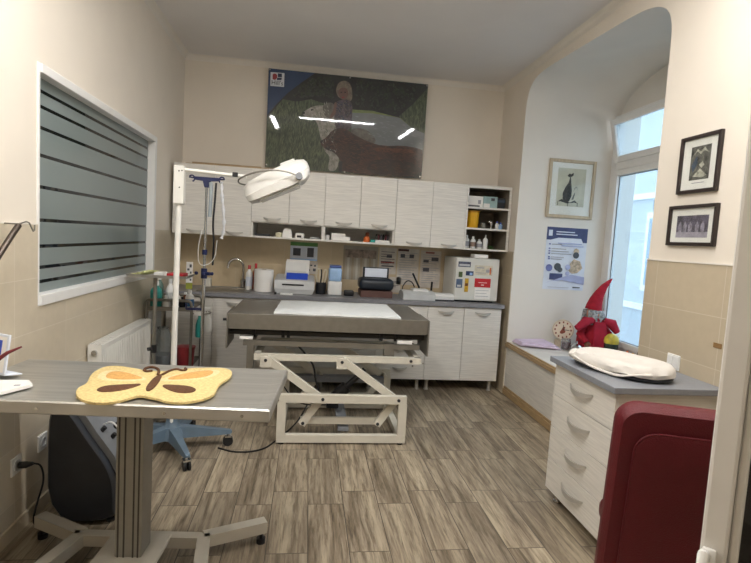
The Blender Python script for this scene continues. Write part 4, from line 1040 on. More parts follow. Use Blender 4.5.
m.loft([rc_ for rc_ in ([(tx0+.01, ty0+.01, tz), (tx1-.01, ty0+.01, tz), (tx1-.01, ty1-.01, tz), (tx0+.01, ty1-.01, tz)], [(tx0, ty0, tz+.022), (tx1, ty0, tz+.022), (tx1, ty1, tz+.022), (tx0, ty1, tz+.022)], [(tx0+.004, ty0+.004, tz+.022), (tx1-.004, ty0+.004, tz+.022), (tx1-.004, ty1-.004, tz+.022), (tx0+.004, ty1-.004, tz+.022)], [(tx0+.013, ty0+.013, tz+.003), (tx1-.013, ty0+.013, tz+.003), (tx1-.013, ty1-.013, tz+.003), (tx0+.013, ty1-.013, tz+.003)])], smooth=False)
part(m, 'tray', STEEL, t)
zt = tz+.0035
m = MB()
for k in range(5): m.tube([(-1.26+.02*k, 3.88+.03*(k % 2), zt+.01+.006*k), (-1.22+.015*k, 3.95, zt+.014+.006*k), (-1.20+.02*k, 4.04, zt+.012+.004*k)], .009, 8)
single(m, 'gauze_bundle', mat('pale_green_gauze', 'c5c68e', .9, var=.2), 'loose bundle of pale yellow-green ties on the instrument tray', 'bundle')
m = MB(); m.box(-1.115, -1.045, 3.90, 4.0, zt, zt+.035, .004); t2 = single(m, 'box', WPL, 'small white box in the middle of the instrument tray', 'box')
m = MB(); m.box(-1.02, -.90, 3.88, 4.02, zt, zt+.032, .005); single(m, 'box', RED, 'flat red box on the instrument tray', 'box')

t = thing('trolley', 'steel two-shelf trolley with rounded tube handles in the left corner', 'trolley', (-1.12, 4.50, 0))
cx0, cx1, cy0, cy1 = -1.29, -.93, 4.32, 4.72
for y in (cy0, cy1):
    m = MB(); m.tube(smoothpoly([(cx0, y, .06), (cx0, y, .80), (cx0, y, .90), (cx0+.06, y, .905), (cx1-.06, y, .905), (cx1, y, .90), (cx1, y, .80), (cx1, y, .06)], 2, False), .012, 10); part(m, 'tube_frame', STEELD, t)
for z in (.83, .33):
    m = MB(); m.box(cx0+.012, cx1-.012, cy0, cy1, z-.012, z, .002); m.box(cx0+.012, cx1-.012, cy0-.004, cy0, z-.012, z+.02); m.box(cx0+.012, cx1-.012, cy1, cy1+.004, z-.012, z+.02); part(m, 'shelf', STEELD, t)
m = MB(); m.tube(smoothpoly([(cx1, 4.36, .795), (-.80, 4.36, .795), (-.80, 4.50, .795), (cx1, 4.50, .795)], 1, False), .006, 8); part(m, 'side_rail', STEELD, t)
part(MB().box(cx0+.014, cx0+.02, cy0+.02, cy1-.02, .60, .80), 'side_sheet', LGREY, t)
for x in (cx0, cx1):
    for y in (cy0, cy1):
        m = MB(); m.cyl((x-.012, y, .028), (x+.012, y, .028), .028, 14); m.cyl((x, y, .05), (x, y, .075), .01, 8); parts(m, 'caster', RUBBER, t)

def bottle(label, x, y, z, h, r, mbody, mcap, cat='bottle', name='bottle', group=None, neck=.4, lab=None):
    t = thing(name, label, cat, (x, y, z), group=group)
    m = MB(); m.lathe([(r*.92, 0), (r, h*.03), (r, h*.62), (r*.85, h*.70), (r*neck, h*.80), (r*neck, h*.86)], (x, y, z), 18); part(m, 'body', mbody, t)
    m = MB(); m.lathe([(r*neck*1.15, h*.84), (r*neck*1.15, h*.99), (r*neck, h)], (x, y, z), 14); part(m, 'cap', mcap, t)
    if lab:
        m = MB(); m.lathe([(r*1.01, h*.15), (r*1.015, h*.16), (r*1.015, h*.52), (r*1.01, h*.53)], (x, y, z), 18); part(m, 'wrapper', lab, t)
    return t
cz = .8302
bottle('teal spray bottle at the left of the trolley top shelf', -1.235, 4.40, cz, .22, .045, TEAL, WPL)
bottle('taller white bottle with grey cap on the trolley', -1.135, 4.45, cz, .24, .035, WPL, LGREY, lab=LGREY)
bottle('white bottle with dark label on the trolley beside the lamp pole', -1.075, 4.405, cz, .15, .032, WPL, WPL, lab=DGREY)
bottle('short white jar on the trolley front edge', -1.145, 4.365, cz, .11, .028, WPL, WPL)
bottle('slim dark green bottle at the back left of the trolley', -1.25, 4.56, cz, .26, .03, mat('green_glass', '4f6a5c', .3), WPL)
bottle('brown medicine bottle on the trolley behind the lamp pole', -1.015, 4.47, cz, .13, .03, BROWN, WPL)
bottle('white bottle with blue label on the trolley right of the lamp pole', -.962, 4.385, cz, .16, .035, WPL, WPL, lab=mat('label_blue', '2a5f8e', .4))
bottle('black small bottle on the trolley', -1.02, 4.385, cz, .10, .025, BLACK, BLACK)
t = thing('storage_jar', 'clear plastic jug on the lower trolley shelf', 'jar', (-1.18, 4.42, .3302))
m = MB(); m.lathe([(.075, 0), (.08, .02), (.085, .2), (.06, .28), (.045, .32), (.05, .33), (.042, .32), (.055, .28), (.08, .2), (.075, .02), (.07, .006)], (-1.18, 4.42, .3302), 20); part(m, 'body', CLEAR, t)
m = MB(); m.lathe([(.07, .008), (.078, .03), (.08, .10)], (-1.18, 4.42, .3302), 20); part(m, 'contents', MGREY, t)
t = thing('tub', 'dark red plastic tub on the lower trolley shelf', 'tub', (-.99, 4.42, .3302))
m = MB(); m.lathe([(.06, 0), (.065, .01), (.075, .16), (.07, .16), (.06, .015)], (-.99, 4.42, .3302), 22); part(m, 'body', mat('dark_red_plastic', '8a2a2e', .4), t)
m = MB(); m.lathe([(.078, .155), (.08, .175), (.05, .18), (.02, .182)], (-.99, 4.42, .3302), 22); part(m, 'lid', mat('dark_red_plastic', '8a2a2e', .4), t)

# spray bottles hooked on the trolley's right side
def spray(label, x, y, z, body, head):
    t = thing('spray_bottle', label, 'spray bottle', (x, y, z))
    m = MB(); m.lathe([(.028, 0), (.032, .01), (.032, .10), (.022, .14), (.012, .16), (.012, .18)], (x, y, z), 16); part(m, 'body', body, t)
    m = MB(); m.box(x-.045, x+.018, y-.012, y+.012, z+.18, z+.215, .006); m.tube([(x-.02, y, z+.185), (x-.035, y, z+.15)], [.007, .005], 8); part(m, 'trigger_head', head, t)
spray('teal spray bottle hooked on the right side of the trolley', -.872, 4.36, .60, TEAL, WPL)
spray('white spray bottle hooked between the trolley and the drip stand', -.83, 4.50, .62, WPL, WPL)

# ------------------------------------------------------------------ drip stand
ix, iy = -.817, 4.20
t = thing('drip_stand', 'slim steel drip stand with navy hook bar in front of the sink', 'drip stand', (ix, iy, 0))
m = MB(); m.cyl((ix, iy, .06), (ix, iy, 1.15), .014, 14); m.cyl((ix, iy, 1.15), (ix, iy, 1.88), .010, 12); part(m, 'pole', CHROME, t)
m = MB()
m.prism([(ix-.10, 1.895), (ix-.09, 1.885), (ix-.03, 1.88), (ix-.016, 1.83), (ix+.016, 1.83), (ix+.03, 1.88), (ix+.09, 1.885), (ix+.10, 1.895), (ix+.09, 1.91), (ix-.09, 1.91)], 'y', iy-.012, iy+.012)
part(m, 'hook_bar', NAVY, t)
for s in (-1, 1):
    m = MB(); m.tube([(ix+s*.09, iy, 1.90)]+[(ix+s*(.115+.022*math.cos(R(q))*-1), iy, 1.895+.024*math.sin(R(q))) for q in range(160, -100, -26)], .006, 8); part(m, 'hook', NAVY, t)
m = MB(); m.cyl((ix, iy, 1.11), (ix, iy, 1.19), .024, 12); m.cyl((ix, iy, 1.15), (ix+.05, iy-.02, 1.15), .014, 10)
for q in range(4): m.ell((ix+.06*math.cos(q*1.57), iy+.04*math.sin(q*1.57), 1.15), (.016, .016, .016), 10)
part(m, 'clamp_knob', NAVY, t)
m = MB(); m.cyl((ix, iy, 1.30), (ix, iy, 1.34), .02, 12); part(m, 'clamp_collar', NAVY, t)
m = MB(); m.bar((ix-.13, iy, .86), (ix, iy, .86), .02, .018); m.bar((ix-.13, iy, .86), (ix-.13, iy, .90), .02, .01, (1, 0, 0)); part(m, 'bracket', NAVY, t)
m = MB()
for q in range(5):
    a = R(72*q+20); m.tube([(ix, iy, .075), (ix+.17*math.cos(a), iy+.17*math.sin(a), .058)], [.016, .012], 8)
part(m, 'foot_star', STEELD, t)
m = MB()
for q in range(5):
    a = R(72*q+20); px_, py_ = ix+.17*math.cos(a), iy+.17*math.sin(a); m.cyl((px_-.008, py_, .024), (px_+.008, py_, .024), .024, 12); m.cyl((px_, py_, .03), (px_, py_, .056), .007, 8)
parts(m, 'caster', RUBBER, t)
m = MB(); m.tube(smoothpoly([(ix+.115, iy-.012, 1.88), (ix+.12, iy-.03, 1.80), (ix+.14, iy-.03, 1.65), (ix+.15, iy-.03, 1.52), (ix+.13, iy-.03, 1.43)], 2, False), [.011+.005*math.sin(i*2.2) for i in range(len(smoothpoly([0]*0 or [(0, 0)]*5, 2, False)))], 8)
single(m, 'infusion_hose', mat('milky_hose', 'dcdde0', .4, var=.1, nscale=40), 'white ribbed hose hanging from the right hook of the drip stand', 'hose')
m = MB(); m.tube(smoothpoly([(ix+.075, iy-.02, 1.87), (ix+.07, iy-.03, 1.70), (ix+.06, iy-.03, 1.55), (ix+.075, iy-.03, 1.40), (ix+.07, iy-.03, 1.22)], 2, False), .008, 8)
single(m, 'hose', BLACK, 'black hose hanging along the drip stand pole', 'hose')
m = MB(); m.tube(smoothpoly([(ix+.035, iy-.03, 1.87), (ix+.04, iy-.03, 1.82), (ix+.037, iy-.03, 1.66), (ix+.035, iy-.03, 1.6)], 2, False), .014, 8); 
single(m, 'infusion_bag', mat('clear_bag', 'c9d4da', .2, trans=.4), 'small clear infusion bag hanging next to the drip stand pole', 'bag')
m = MB(); m.tube(smoothpoly([(ix-.02, iy-.02, 1.5), (ix-.045, iy-.05, 1.35), (ix-.03, iy-.06, 1.2), (ix+.09, iy-.06, 1.25), (ix+.10, iy-.05, 1.42)], 2, False), .003, 6)
single(m, 'infusion_line', WPL, 'thin white infusion line looped at the drip stand', 'line')

# ------------------------------------------------------------------ surgical lamp
lx, ly = -.845, 3.48
t = thing('surgical_lamp', 'white surgical lamp on a tall pole with a blue star base', 'lamp', (lx, ly, 0))
m = MB(); m.cyl((lx-.012, ly, .17), (lx-.005, ly, 1.66), .019, 18); part(m, 'pole', WPAINT, t)
m = MB(); m.box(lx-.035, lx+.03, ly-.035, ly+.035, 1.655, 1.90, .006); m2_ = part(m, 'joint_box', WPAINT, t)
m = MB()
for x, z in ((.0, 1.865), (.018, 1.868), (.005, 1.76)): m.cyl((lx+x, ly-.036, z), (lx+x, ly-.034, z), .005, 8)
parts(m, 'screw', BLACK, m2_)
m = MB(); m.tube([(lx+.03, ly, 1.878), (lx+.42, ly, 1.862)], .012, 12); part(m, 'arm', WPAINT, t)
m = MB(); m.box(lx+.33, lx+.365, ly-.016, ly+.016, 1.855, 1.885, .003); part(m, 'arm_clip', BLACK, t)
hc = Vector((-.225, ly, 1.842))
HM = Matrix.Translation(hc) @ Matrix.Rotation(R(-25), 4, 'Y')
def sec(x, hw, z0, z1, top):   # section across the head at x
    return [(x, -hw, z0), (x, -hw*1.0, z0+(z1-z0)*.35), (x, -hw*.93, z0+(z1-z0)*.4), (x, -hw*.85, z0+(z1-z0)*.75), (x, -hw*top, z1), (x, hw*top, z1), (x, hw*.85, z0+(z1-z0)*.75), (x, hw*.93, z0+(z1-z0)*.4), (x, hw, z0+(z1-z0)*.35), (x, hw, z0)]
m = MB(HM)
m.loft([sec(-.225, .085, -.03, .0, .6), sec(-.215, .12, -.062, .035, .6), (sec(-.17, .15, -.07, .058, .62)), sec(-.05, .165, -.07, .072, .62), sec(.08, .165, -.07, .078, .62), sec(.17, .15, -.06, .078, .6), sec(.215, .115, -.035, .068, .55), sec(.23, .08, .0, .05, .5)], smooth=True)
HEADP = mat('lamp_head_enamel', 'cfcdc7', .35, var=.03)
hd = part(m, 'lamp_head', HEADP, t)
m = MB(HM); m.box(-.15, .13, -.11, .11, -.082, -.069, .005); part(m, 'lens', mat('lamp_lens', 'cfcfc8', .15), hd)
m = MB(HM); m.box(.06, .16, -.05, .05, .078, .1, .008); part(m, 'top_cap', HEADP, hd)
m = MB()
yk = smoothpoly([(-.085, ly-.19, 1.872), (-.17, ly-.195, 1.898), (-.28, ly-.19, 1.893), (-.38, ly-.17, 1.868), (-.46, ly-.11, 1.835), (-.475, ly-.03, 1.82), (-.465, ly+.06, 1.815), (-.40, ly+.14, 1.82), (-.27, ly+.19, 1.85), (-.085, ly+.19, 1.872)], 3, False)
m.tube(yk, .0055, 8); part(m, 'yoke', STEELD, t)
m = MB()
for s in (-1, 1): m.cyl((-.08, ly+s*.15, 1.87), (-.08, ly+s*.20, 1.872), .022, 14)
parts(m, 'pivot_knob', MGREY, t)
bx, by = -.86, 3.50
m = MB(); m.lathe([(.09, .085), (.075, .14), (.045, .17), (.038, .2), (.036, .33), (.03, .335)], (bx, by, 0), 20); part(m, 'hub', BLUEST, t)
for q in range(5):
    a = R(-62+72*q); d = Vector((math.cos(a), math.sin(a), 0)); e = Vector((bx, by, 0))+d*.37; sd = Vector((-d.y, d.x, 0))
    rings = []
    for s_, w_, z0, z1 in ((.03, .075, .085, .165), (.18, .055, .085, .145), (.32, .042, .085, .122), (.385, .034, .088, .112), (.395, .02, .092, .105)):
        p = Vector((bx, by, 0))+d*s_; rings.append([p+sd*-w_*.5*1.2+Vector((0, 0, z0)), p+sd*w_*.6+Vector((0, 0, z0)), p+sd*w_*.42+Vector((0, 0, z1)), p-sd*w_*.42+Vector((0, 0, z1))])
    m = MB(); m.loft(rings, smooth=False); lg = part(m, 'leg', BLUEST, t)
    m = MB()
    for o_ in (-.014, .014): m.cyl(e+sd*(o_-.006)+Vector((0, 0, .034)), e+sd*(o_+.006)+Vector((0, 0, .034)), .034, 18)
    cs = part(m, 'caster', RUBBER, lg)
    m = MB(); m.cyl(e+Vector((0, 0, .06)), e+Vector((0, 0, .095)), .01, 10); m.bar(e+sd*-.024+Vector((0, 0, .068)), e+sd*.024+Vector((0, 0, .068)), .045, .012); part(m, 'caster_bracket', CHROME, lg)
m = MB(); m.tube(smoothpoly([(-.55, 3.50, .006), (-.42, 3.42, .006), (-.25, 3.46, .006), (-.17, 3.62, .006), (-.02, 3.95, .02), (.05, 4.0, .15)], 3, False), .006, 8)
single(m, 'floor_cable', BLACK, 'black cable on the floor from the blue lamp base to the lift table', 'cable')

# ------------------------------------------------------------------ lift table
t = thing('lift_table', 'steel-topped veterinary lift table on a pale scissor frame in the middle of the room', 'table', (.18, 4.1, 0))
X0, X1, Y0, Y1, ZT = -.557, .945, 3.80, 4.62, .90
m = MB(); m.box(X0, X1, Y0, Y0+.012, .785, ZT, .002); m.box(X0, X1, Y1-.012, Y1, .80, ZT, .002); m.box(X0, X1, Y0+.012, Y1-.012, ZT-.02, ZT-.002)
tp = part(m, 'tabletop', STEELD, t)
m = MB(); m.box(X0-.012, X0-.001, Y0-.01, Y0+.34, .64, ZT+.005, .002); m.box(X1+.001, X1+.014, Y0-.01, Y0+.34, .62, ZT-.002, .002); parts(m, 'end_plate', STEELD, t)
m = MB(); m.cyl((X0-.04, Y0+.02, .85), (X0-.012, Y0+.02, .85), .01, 10); part(m, 'end_knob', BLACK, t)
m = MB(); m.cyl((X0, 3.92, .745), (X1, 3.92, .745), .022, 12); m.cyl((X0, 4.45, .745), (X1, 4.45, .745), .022, 12); parts(m, 'roller_shaft', ALUD, t)
m = MB()
for x in (-.38, -.16, -.12, .60, .72): m.cyl((x-.012, 3.92, .745), (x+.012, 3.92, .745), .04, 14)
parts(m, 'shaft_collar', BLACK, t)
m = MB(); m.box(-.45, .90, 3.84, 3.88, .655, .695); m.box(-.45, .90, 4.46, 4.50, .655, .695); m.box(-.42, -.36, 3.84, 4.5, .695, .70); m.box(.80, .86, 3.84, 4.5, .695, .70)
m.box(.62, .70, 3.83, 3.89, .60, .70); m.box(-.42, -.37, 3.83, 3.89, .42, .70)
part(m, 'under_frame', STEELD, t)
m = MB(); m.box(.72, .84, 3.84, 3.90, .70, .73, .003); m.box(-.48, -.38, 3.84, 3.9, .70, .725, .003); parts(m, 'bracket', WPL, t)
m = MB()
yf, yb = 3.62, 4.36
for y in (yf, yb): m.bar((-.36, y+.16 if y == yf else y, .588), (.90, y+.16 if y == yf else y, .588), .045, .045)
m.bar((-.338, yf+.16, .588), (-.338, yb, .588), .045, .045); m.bar((.878, yf+.16, .588), (.878, yb, .588), .045, .045)
part(m, 'upper_frame', FRAMEP, t)
m = MB()
for y in (3.60, yb):
    m.box(-.155, .77, y-.022, y+.022, .305, .365, .002); m.box(-.165, .775, y-.022, y+.022, .012, .07, .002)
    m.box(-.165, -.105, y-.022, y+.022, .07, .305); m.box(.715, .775, y-.022, y+.022, .07, .305)
for x in (-.135, .745): m.box(x-.025, x+.025, 3.622, yb-.022, .014, .066); 
part(m, 'lower_frame', FRAMEP, t)
m = MB()
for x in (-.13, .74):
    for y in (3.60, yb): m.cyl((x, y, 0), (x, y, .013), .022, 12)
parts(m, 'foot', RUBBER, t)
for y, yu in ((3.65, 3.75), (yb-.05, yb-.05)):
    for (ux, lx_, dx_) in ((-.27, .155, .01), (.29, .71, .565)):
        m = MB(); m.bar((ux, yu, .588), (lx_, y, .312), .03, .055, (0, 0, 1)); m.bar((lx_, y, .335), (dx_, y, .125), .03, .055, (0, 0, 1))
        for p in ((ux, yu, .585), (lx_, y, .32), (dx_, y, .14)): m.cyl((p[0], p[1]-.028, p[2]), (p[0], p[1]+.028, p[2]), .014, 12)
        part(m, 'scissor_arm', FRAMEP, t)
m = MB(); m.bar((.0, 3.68, .145), (.58, 3.68, .145), .025, .05); m.bar((.0, yb-.08, .145), (.58, yb-.08, .145), .025, .05); parts(m, 'link_bar', FRAMEP, t)
m = MB(); m.box(-.31, -.23, 3.72, 3.735, .52, .60, .003); m.box(.25, .33, 3.72, 3.735, .52, .60, .003); parts(m, 'pivot_plate', FRAMEP, t)
m = MB()
for (x, z, y) in ((-.27, .575, 3.715), (.29, .575, 3.715), (.155, .335, 3.573), (.71, .335, 3.573), (.02, .14, 3.618), (.57, .14, 3.618), (.82, .588, 3.752)): m.cyl((x, y, z), (x, y+.01, z), .012, 10)
parts(m, 'bolt', DGREY, t)
m = MB(); m.cyl((.24, 4.0, .19), (.36, 4.0, .31), .048, 16); m.cyl((.36, 4.0, .31), (.50, 4.0, .45), .024, 14); m.box(.20, .30, 3.95, 4.05, .14, .22, .01); part(m, 'actuator', BLACK, t)
m = MB(); m.box(.28, .36, 3.65, yb-.03, .075, .10); m.box(-.1, .7, 4.24, 4.32, .27, .32); part(m, 'cross_tube', MGREY, t)
m = MB(); m.tube(smoothpoly([(-.05, 3.9, .66), (.03, 3.88, .58), (.09, 3.86, .50), (.10, 3.86, .40), (.16, 3.95, .22)], 3, False), .008, 8); m.tube(smoothpoly([(-.2, 3.9, .5), (-.15, 3.86, .35), (-.02, 3.85, .2), (.2, 3.98, .16)], 3, False), .005, 8); parts(m, 'cable', BLACK, t)

m = MB(); n = 22; rings = []
for z in (0, .012):
    ring = []
    for (a, b, c_, d) in ((-.235, 3.86, .735, 3.83), (.735, 3.83, .735, 4.60), (.735, 4.60, -.215, 4.58), (-.215, 4.58, -.235, 3.86)):
        for i in range(10): ring.append((a+(c_-a)*i/10, b+(d-b)*i/10+.004*math.sin(i*1.7), ZT-.001+z+.002*abs(math.sin(i))))
    rings.append(ring)
m.loft(rings, smooth=False)
single(m, 'absorbent_pad', PADM, 'white absorbent pad spread on the lift table top', 'pad')

# ------------------------------------------------------------------ things on the worktop
WT = .9145
def cx_(px): return (-.207+(px-285)*.01026)   # spacing along the worktop
m = MB(); y = 5.2
t = thing('paper_towel_roll', 'large white paper towel roll standing on the worktop by the tap', 'paper roll', (-.43, y, WT))
m = MB(); m.lathe([(.092, 0), (.096, .004), (.096, .218), (.092, .222), (.025, .222), (.025, .16)], (-.43, y, WT), 28); part(m, 'roll', PAPER, t)
m = MB(); m.lathe([(.024, .16), (.0255, .2235), (.022, .2235)], (-.43, y, WT), 16); part(m, 'core', OAK, t)
bottle('white labelled bottle with red cap behind the paper roll', -.585, 5.30, WT, .25, .034, WPL, RED, lab=PAPERB)
bottle('red bottle just left of the paper roll', -.525, 5.34, WT, .27, .03, mat('red_bottle', 'a5502f', .35), RED)
t = thing('leaflet_box', 'tall patterned carton at the left end of the worktop', 'box', (-1.14, 5.15, WT))
part(MB(Matrix.Translation((-1.14, 5.15, WT)) @ Matrix.Rotation(R(12), 4, 'Z')).box(-.03, .03, -.03, .03, 0, .26, .002), 'carton', PAPER, t)
m = MB(Matrix.Translation((-1.14, 5.15, WT)) @ Matrix.Rotation(R(12), 4, 'Z'))
flat_sheet(m, (-.03, -.0302, 0), (1, 0, 0), (0, 0, 1), (0, -1, 0), [(.0, .06, .0, .06, 0), (.035, .05, .08, .10, 1), (.01, .03, .11, .13, 1), (.035, .05, .15, .17, 1), (.01, .03, .18, .20, 1), (.03, .05, .21, .24, 1)]); part(m, 'print', [mat('lime', '9aa03a', .5), INK], t)
m = MB(); m.box(-1.05, -.98, 5.38, 5.46, WT, WT+.09, .01); single(m, 'sponge_box', mat('pale_sponge', 'd8d4c8', .8), 'small pale box behind the sink', 'box')

# printer-like analyser
t = thing('printer', 'grey-white desktop printer with raised paper tray and blue front slot', 'printer', (-.09, 5.25, WT))
x0, x1 = -.315, .078
m = MB(); m.loft([[(x0+.02, 5.06, WT+.003), (x1-.02, 5.06, WT+.003), (x1, 5.40, WT+.003), (x0, 5.40, WT+.003)], [(x0, 5.05, WT+.05), (x1, 5.05, WT+.05), (x1, 5.42, WT+.05), (x0, 5.42, WT+.05)], [(x0, 5.07, WT+.13), (x1, 5.07, WT+.13), (x1, 5.42, WT+.16), (x0, 5.42, WT+.16)], [(x0+.02, 5.10, WT+.14), (x1-.02, 5.10, WT+.14), (x1-.02, 5.42, WT+.17), (x0+.02, 5.42, WT+.17)]], smooth=False); part(m, 'body', LGREY, t)
part(MB().box(x0+.075, x1-.105, 5.052, 5.07, WT+.085, WT+.10), 'paper_slot', BLACK, t)
m = MB(); m.prism([(5.20, WT+.16), (5.40, WT+.165), (5.46, WT+.30), (5.44, WT+.305), (5.36, WT+.21), (5.2, WT+.175)], 'x', x0+.09, x1-.09); part(m, 'paper_tray', WPL, t)
m = MB(); m.prism([(5.12, WT+.142), (5.20, WT+.20), (5.22, WT+.20), (5.26, WT+.15)], 'x', x0+.11, x1-.07); part(m, 'blue_cover', BLUE, t)
m = MB(); m.bar((-.10, 5.37, WT+.176), (-.10, 5.45, WT+.325), .24, .003, (0, -1, .5)); single(m, 'paper_sheet', PAPER, 'white sheet of paper standing in the printer tray', 'paper')
m = MB(); m.box(-.25, -.13, 4.95, 5.0, WT, WT+.018, .004); single(m, 'marker', WPL, 'white marker lying in front of the printer', 'marker')
m = MB(); m.box(-.305, -.285, 4.96, 4.99, WT, WT+.025, .005); single(m, 'cap', BLACK, 'tiny black cap lying in front of the printer', 'cap')

# notices on the backsplash: (x0, x1, z0, z1)
NOTE = mat('shaded_paper', 'cbc3b8', .8, var=.12, nscale=14)  # white notice paper, its colour greyed for the shade on the backsplash
def notice(label, x0, x1, z0, z1, rows, mats, base=NOTE):
    yb_ = YB-.0085
    t = thing('notice', label, 'notice', ((x0+x1)/2, yb_, z0))
    part(MB().box(x0, x1, yb_-.002, yb_-.0002, z0, z1), 'sheet', base, t)
    m = MB(); flat_sheet(m, (x0, yb_-.002, z0), (1, 0, 0), (0, 0, 1), (0, -1, 0), rows); part(m, 'print', mats, t)
w = .26
notice('small notice with green heading above the printer', -.19, .10, 1.23, 1.425, [(0, .29, .155, .195, 0), (.03, .11, .05, .13, 1), (.18, .25, .04, .14, 1), (0, .29, 0, .02, 2)], [mat('leaf_green', '5b8a4a', .6), INK, LBLUE], PAPERB)
m = MB(); 
notice('white notice with small dark symbols right of the printer', -.03, .11, 1.09, 1.22, [(.02, .04, .08, .10, 0), (.06, .08, .085, .10, 0), (.10, .12, .08, .1, 0), (.02, .06, .03, .05, 0), (.09, .12, .03, .06, 0)], [INK])
stripes = [(i*.047, i*.047+.024, 0, .33, i % 2) for i in range(8)]
notice('striped grey and tan picture sheet under the middle cabinets', .38, .76, 1.05, 1.42, stripes+[(.02, .36, .24, .33, 2)], [mat('stripe_tan', '9d8f78', .6), mat('stripe_grey', 'b9b4a8', .6), mat('stripe_mix', '8f7f72', .6, var=.5, nscale=20)], mat('stripe_base', 'a59c8c', .6))
tx = lambda w, h, n, mi=0: [(.02, w-.02-.03*(i % 3), h-.05-i*(h-.08)/n, h-.044-i*(h-.08)/n, mi) for i in range(n)]
notice('white notice with red and dark lettering above the black case', .775, .965, 1.13, 1.42, tx(.19, .29, 8)+[(.02, .17, .12, .135, 1), (.03, .16, .08, .095, 0), (.08, .14, .18, .21, 0)], [INK, mat('ink_red', '8c3a36', .7)])
notice('printed diagram sheet with dark header bar, middle of the backsplash', .98, 1.22, 1.02, 1.42, tx(.24, .40, 12)+[(.03, .08, .30, .34, 1), (.13, .18, .30, .34, 1), (.0, .12, .37, .395, 2)], [INKL, INK, mat('ink_maroon', '4b2c2a', .7)])
notice('printed diagram sheet beside the mini fridge', 1.24, 1.47, 1.0, 1.41, tx(.23, .41, 14)+[(.03, .09, .28, .31, 1), (.12, .2, .30, .34, 1), (.05, .15, .38, .40, 2), (.03, .1, .18, .22, 1)], [INKL, INK, mat('ink_pink', '9a6660', .7)])
notice('small white list sheet standing behind the black case', .90, 1.03, .93, 1.10, tx(.13, .17, 6), [INK])

# desk stand of instruments (black wire), blue water cube, etc.
rx = .145
t = thing('tool_rack', 'black pot holding cream-handled instruments between printer and blue dispenser', 'rack', (rx, 5.2, WT))
m = MB(); m.lathe([(.05, 0), (.052, .01), (.056, .09), (.05, .12), (.045, .11)], (rx, 5.2, WT), 18); part(m, 'pot', BLACK, t)
CRH = mat('cream_handle', 'cfc4ac', .5); m = MB()
m.tube(smoothpoly([(rx-.03, 5.2, WT+.10), (rx-.06, 5.19, WT+.20), (rx-.04, 5.19, WT+.26), (rx-.01, 5.19, WT+.25), (rx-.02, 5.2, WT+.1)], 2, False), .008, 8)
m.tube(smoothpoly([(rx+.01, 5.2, WT+.10), (rx+.02, 5.19, WT+.22), (rx+.04, 5.19, WT+.26), (rx+.058, 5.19, WT+.22), (rx+.03, 5.2, WT+.1)], 2, False), .008, 8)
parts(m, 'scissors_handle', CRH, t)
m = MB(); m.tube([(rx, 5.22, WT+.1), (rx-.005, 5.22, WT+.25)], .012, 8); part(m, 'rod', BLACK, t)
t = thing('dispenser', 'white and light blue countertop dispenser right of the wire rack', 'dispenser', (.28, 5.2, WT))
m = MB(); m.box(.215, .355, 5.12, 5.32, WT+.001, WT+.14, .012, seg=3); part(m, 'base', WPL, t)
m = MB(); m.box(.22, .35, 5.13, 5.31, WT+.141, WT+.275, .02, seg=3); part(m, 'tank', LBLUE, t)
m = MB(); m.box(.225, .345, 5.14, 5.30, WT+.276, WT+.30, .008); part(m, 'lid', mat('slate_blue', '4a5f9a', .4), t)
m = MB(); m.box(.38, .48, 5.12, 5.19, WT, WT+.055, .012); single(m, 'stamp', BLACK, 'small black stamp on the worktop right of the blue dispenser', 'stamp')
t = thing('carrying_case', 'black rounded device case lying on a brown box on the worktop', 'case', (.70, 5.2, WT+.068))
m = MB(); m.box(.53, .885, 5.08, 5.36, WT+.068, WT+.19, .045, seg=4); part(m, 'body', mat('blue_black_plastic', '1e252e', .4), t)
m = MB(); m.box(.57, .84, 5.20, 5.22, WT+.19, WT+.30, .005); part(m, 'raised_lid', mat('blue_black_plastic', '1e252e', .4), t)
m = MB(); m.box(.59, .82, 5.193, 5.1995, WT+.20, WT+.29); part(m, 'papers', PAPERB, t)
single(MB().box(.545, .87, 5.07, 5.35, WT, WT+.066, .003), 'box', mat('brown_box', '5c3f38', .6), 'flat brown box under the black device case', 'box')
t = thing('laminator', 'long grey-white laminator on the worktop left of the mini fridge', 'laminator', (1.2, 5.15, WT))
m = MB(); m.prism([(5.0, WT+.002), (5.0, WT+.06), (5.05, WT+.085), (5.2, WT+.085), (5.27, WT+.05), (5.27, WT+.002)], 'x', .97, 1.30); part(m, 'body', LGREY, t)
m = MB(); m.prism([(5.02, WT+.015), (5.01, WT+.05), (5.05, WT+.072), (5.2, WT+.07), (5.24, WT+.015)], 'x', 1.30, 1.50); part(m, 'extension', WPL, t)
m = MB(); m.box(1.08, 1.24, 5.06, 5.2, WT+.085, WT+.105, .004); part(m, 'top_cover', WPL, t)
m = MB(); m.box(1.30, 1.50, 5.02, 5.03, WT, WT+.016); part(m, 'shadow_foot', DGREY, t)
m = MB(); m.tube(smoothpoly([(1.02, 5.34, WT+.10), (1.06, 5.34, WT+.17), (1.12, 5.34, WT+.16), (1.15, 5.34, WT+.10)], 2, False), .006, 8); m.tube([(1.12, 5.33, WT+.25), (1.2, 5.33, WT+.10)], .01, 8); m.box(1.00, 1.3, 5.31, 5.37, WT, WT+.02); m.cyl((1.02, 5.34, WT+.015), (1.02, 5.34, WT+.1), .005, 8); m.cyl((1.2, 5.33, WT+.015), (1.2, 5.33, WT+.1), .006, 8)
single(m, 'cable_stand', BLACK, 'black looped cable stand behind the laminator', 'stand')
m = MB(); m.cyl((1.33, 5.32, WT), (1.335, 5.32, WT+.17), .011, 10); m.cyl((1.33, 5.32, WT), (1.33, 5.32, WT+.03), .03, 12); single(m, 'handset', BLACK, 'slim black handset standing behind the laminator', 'handset')

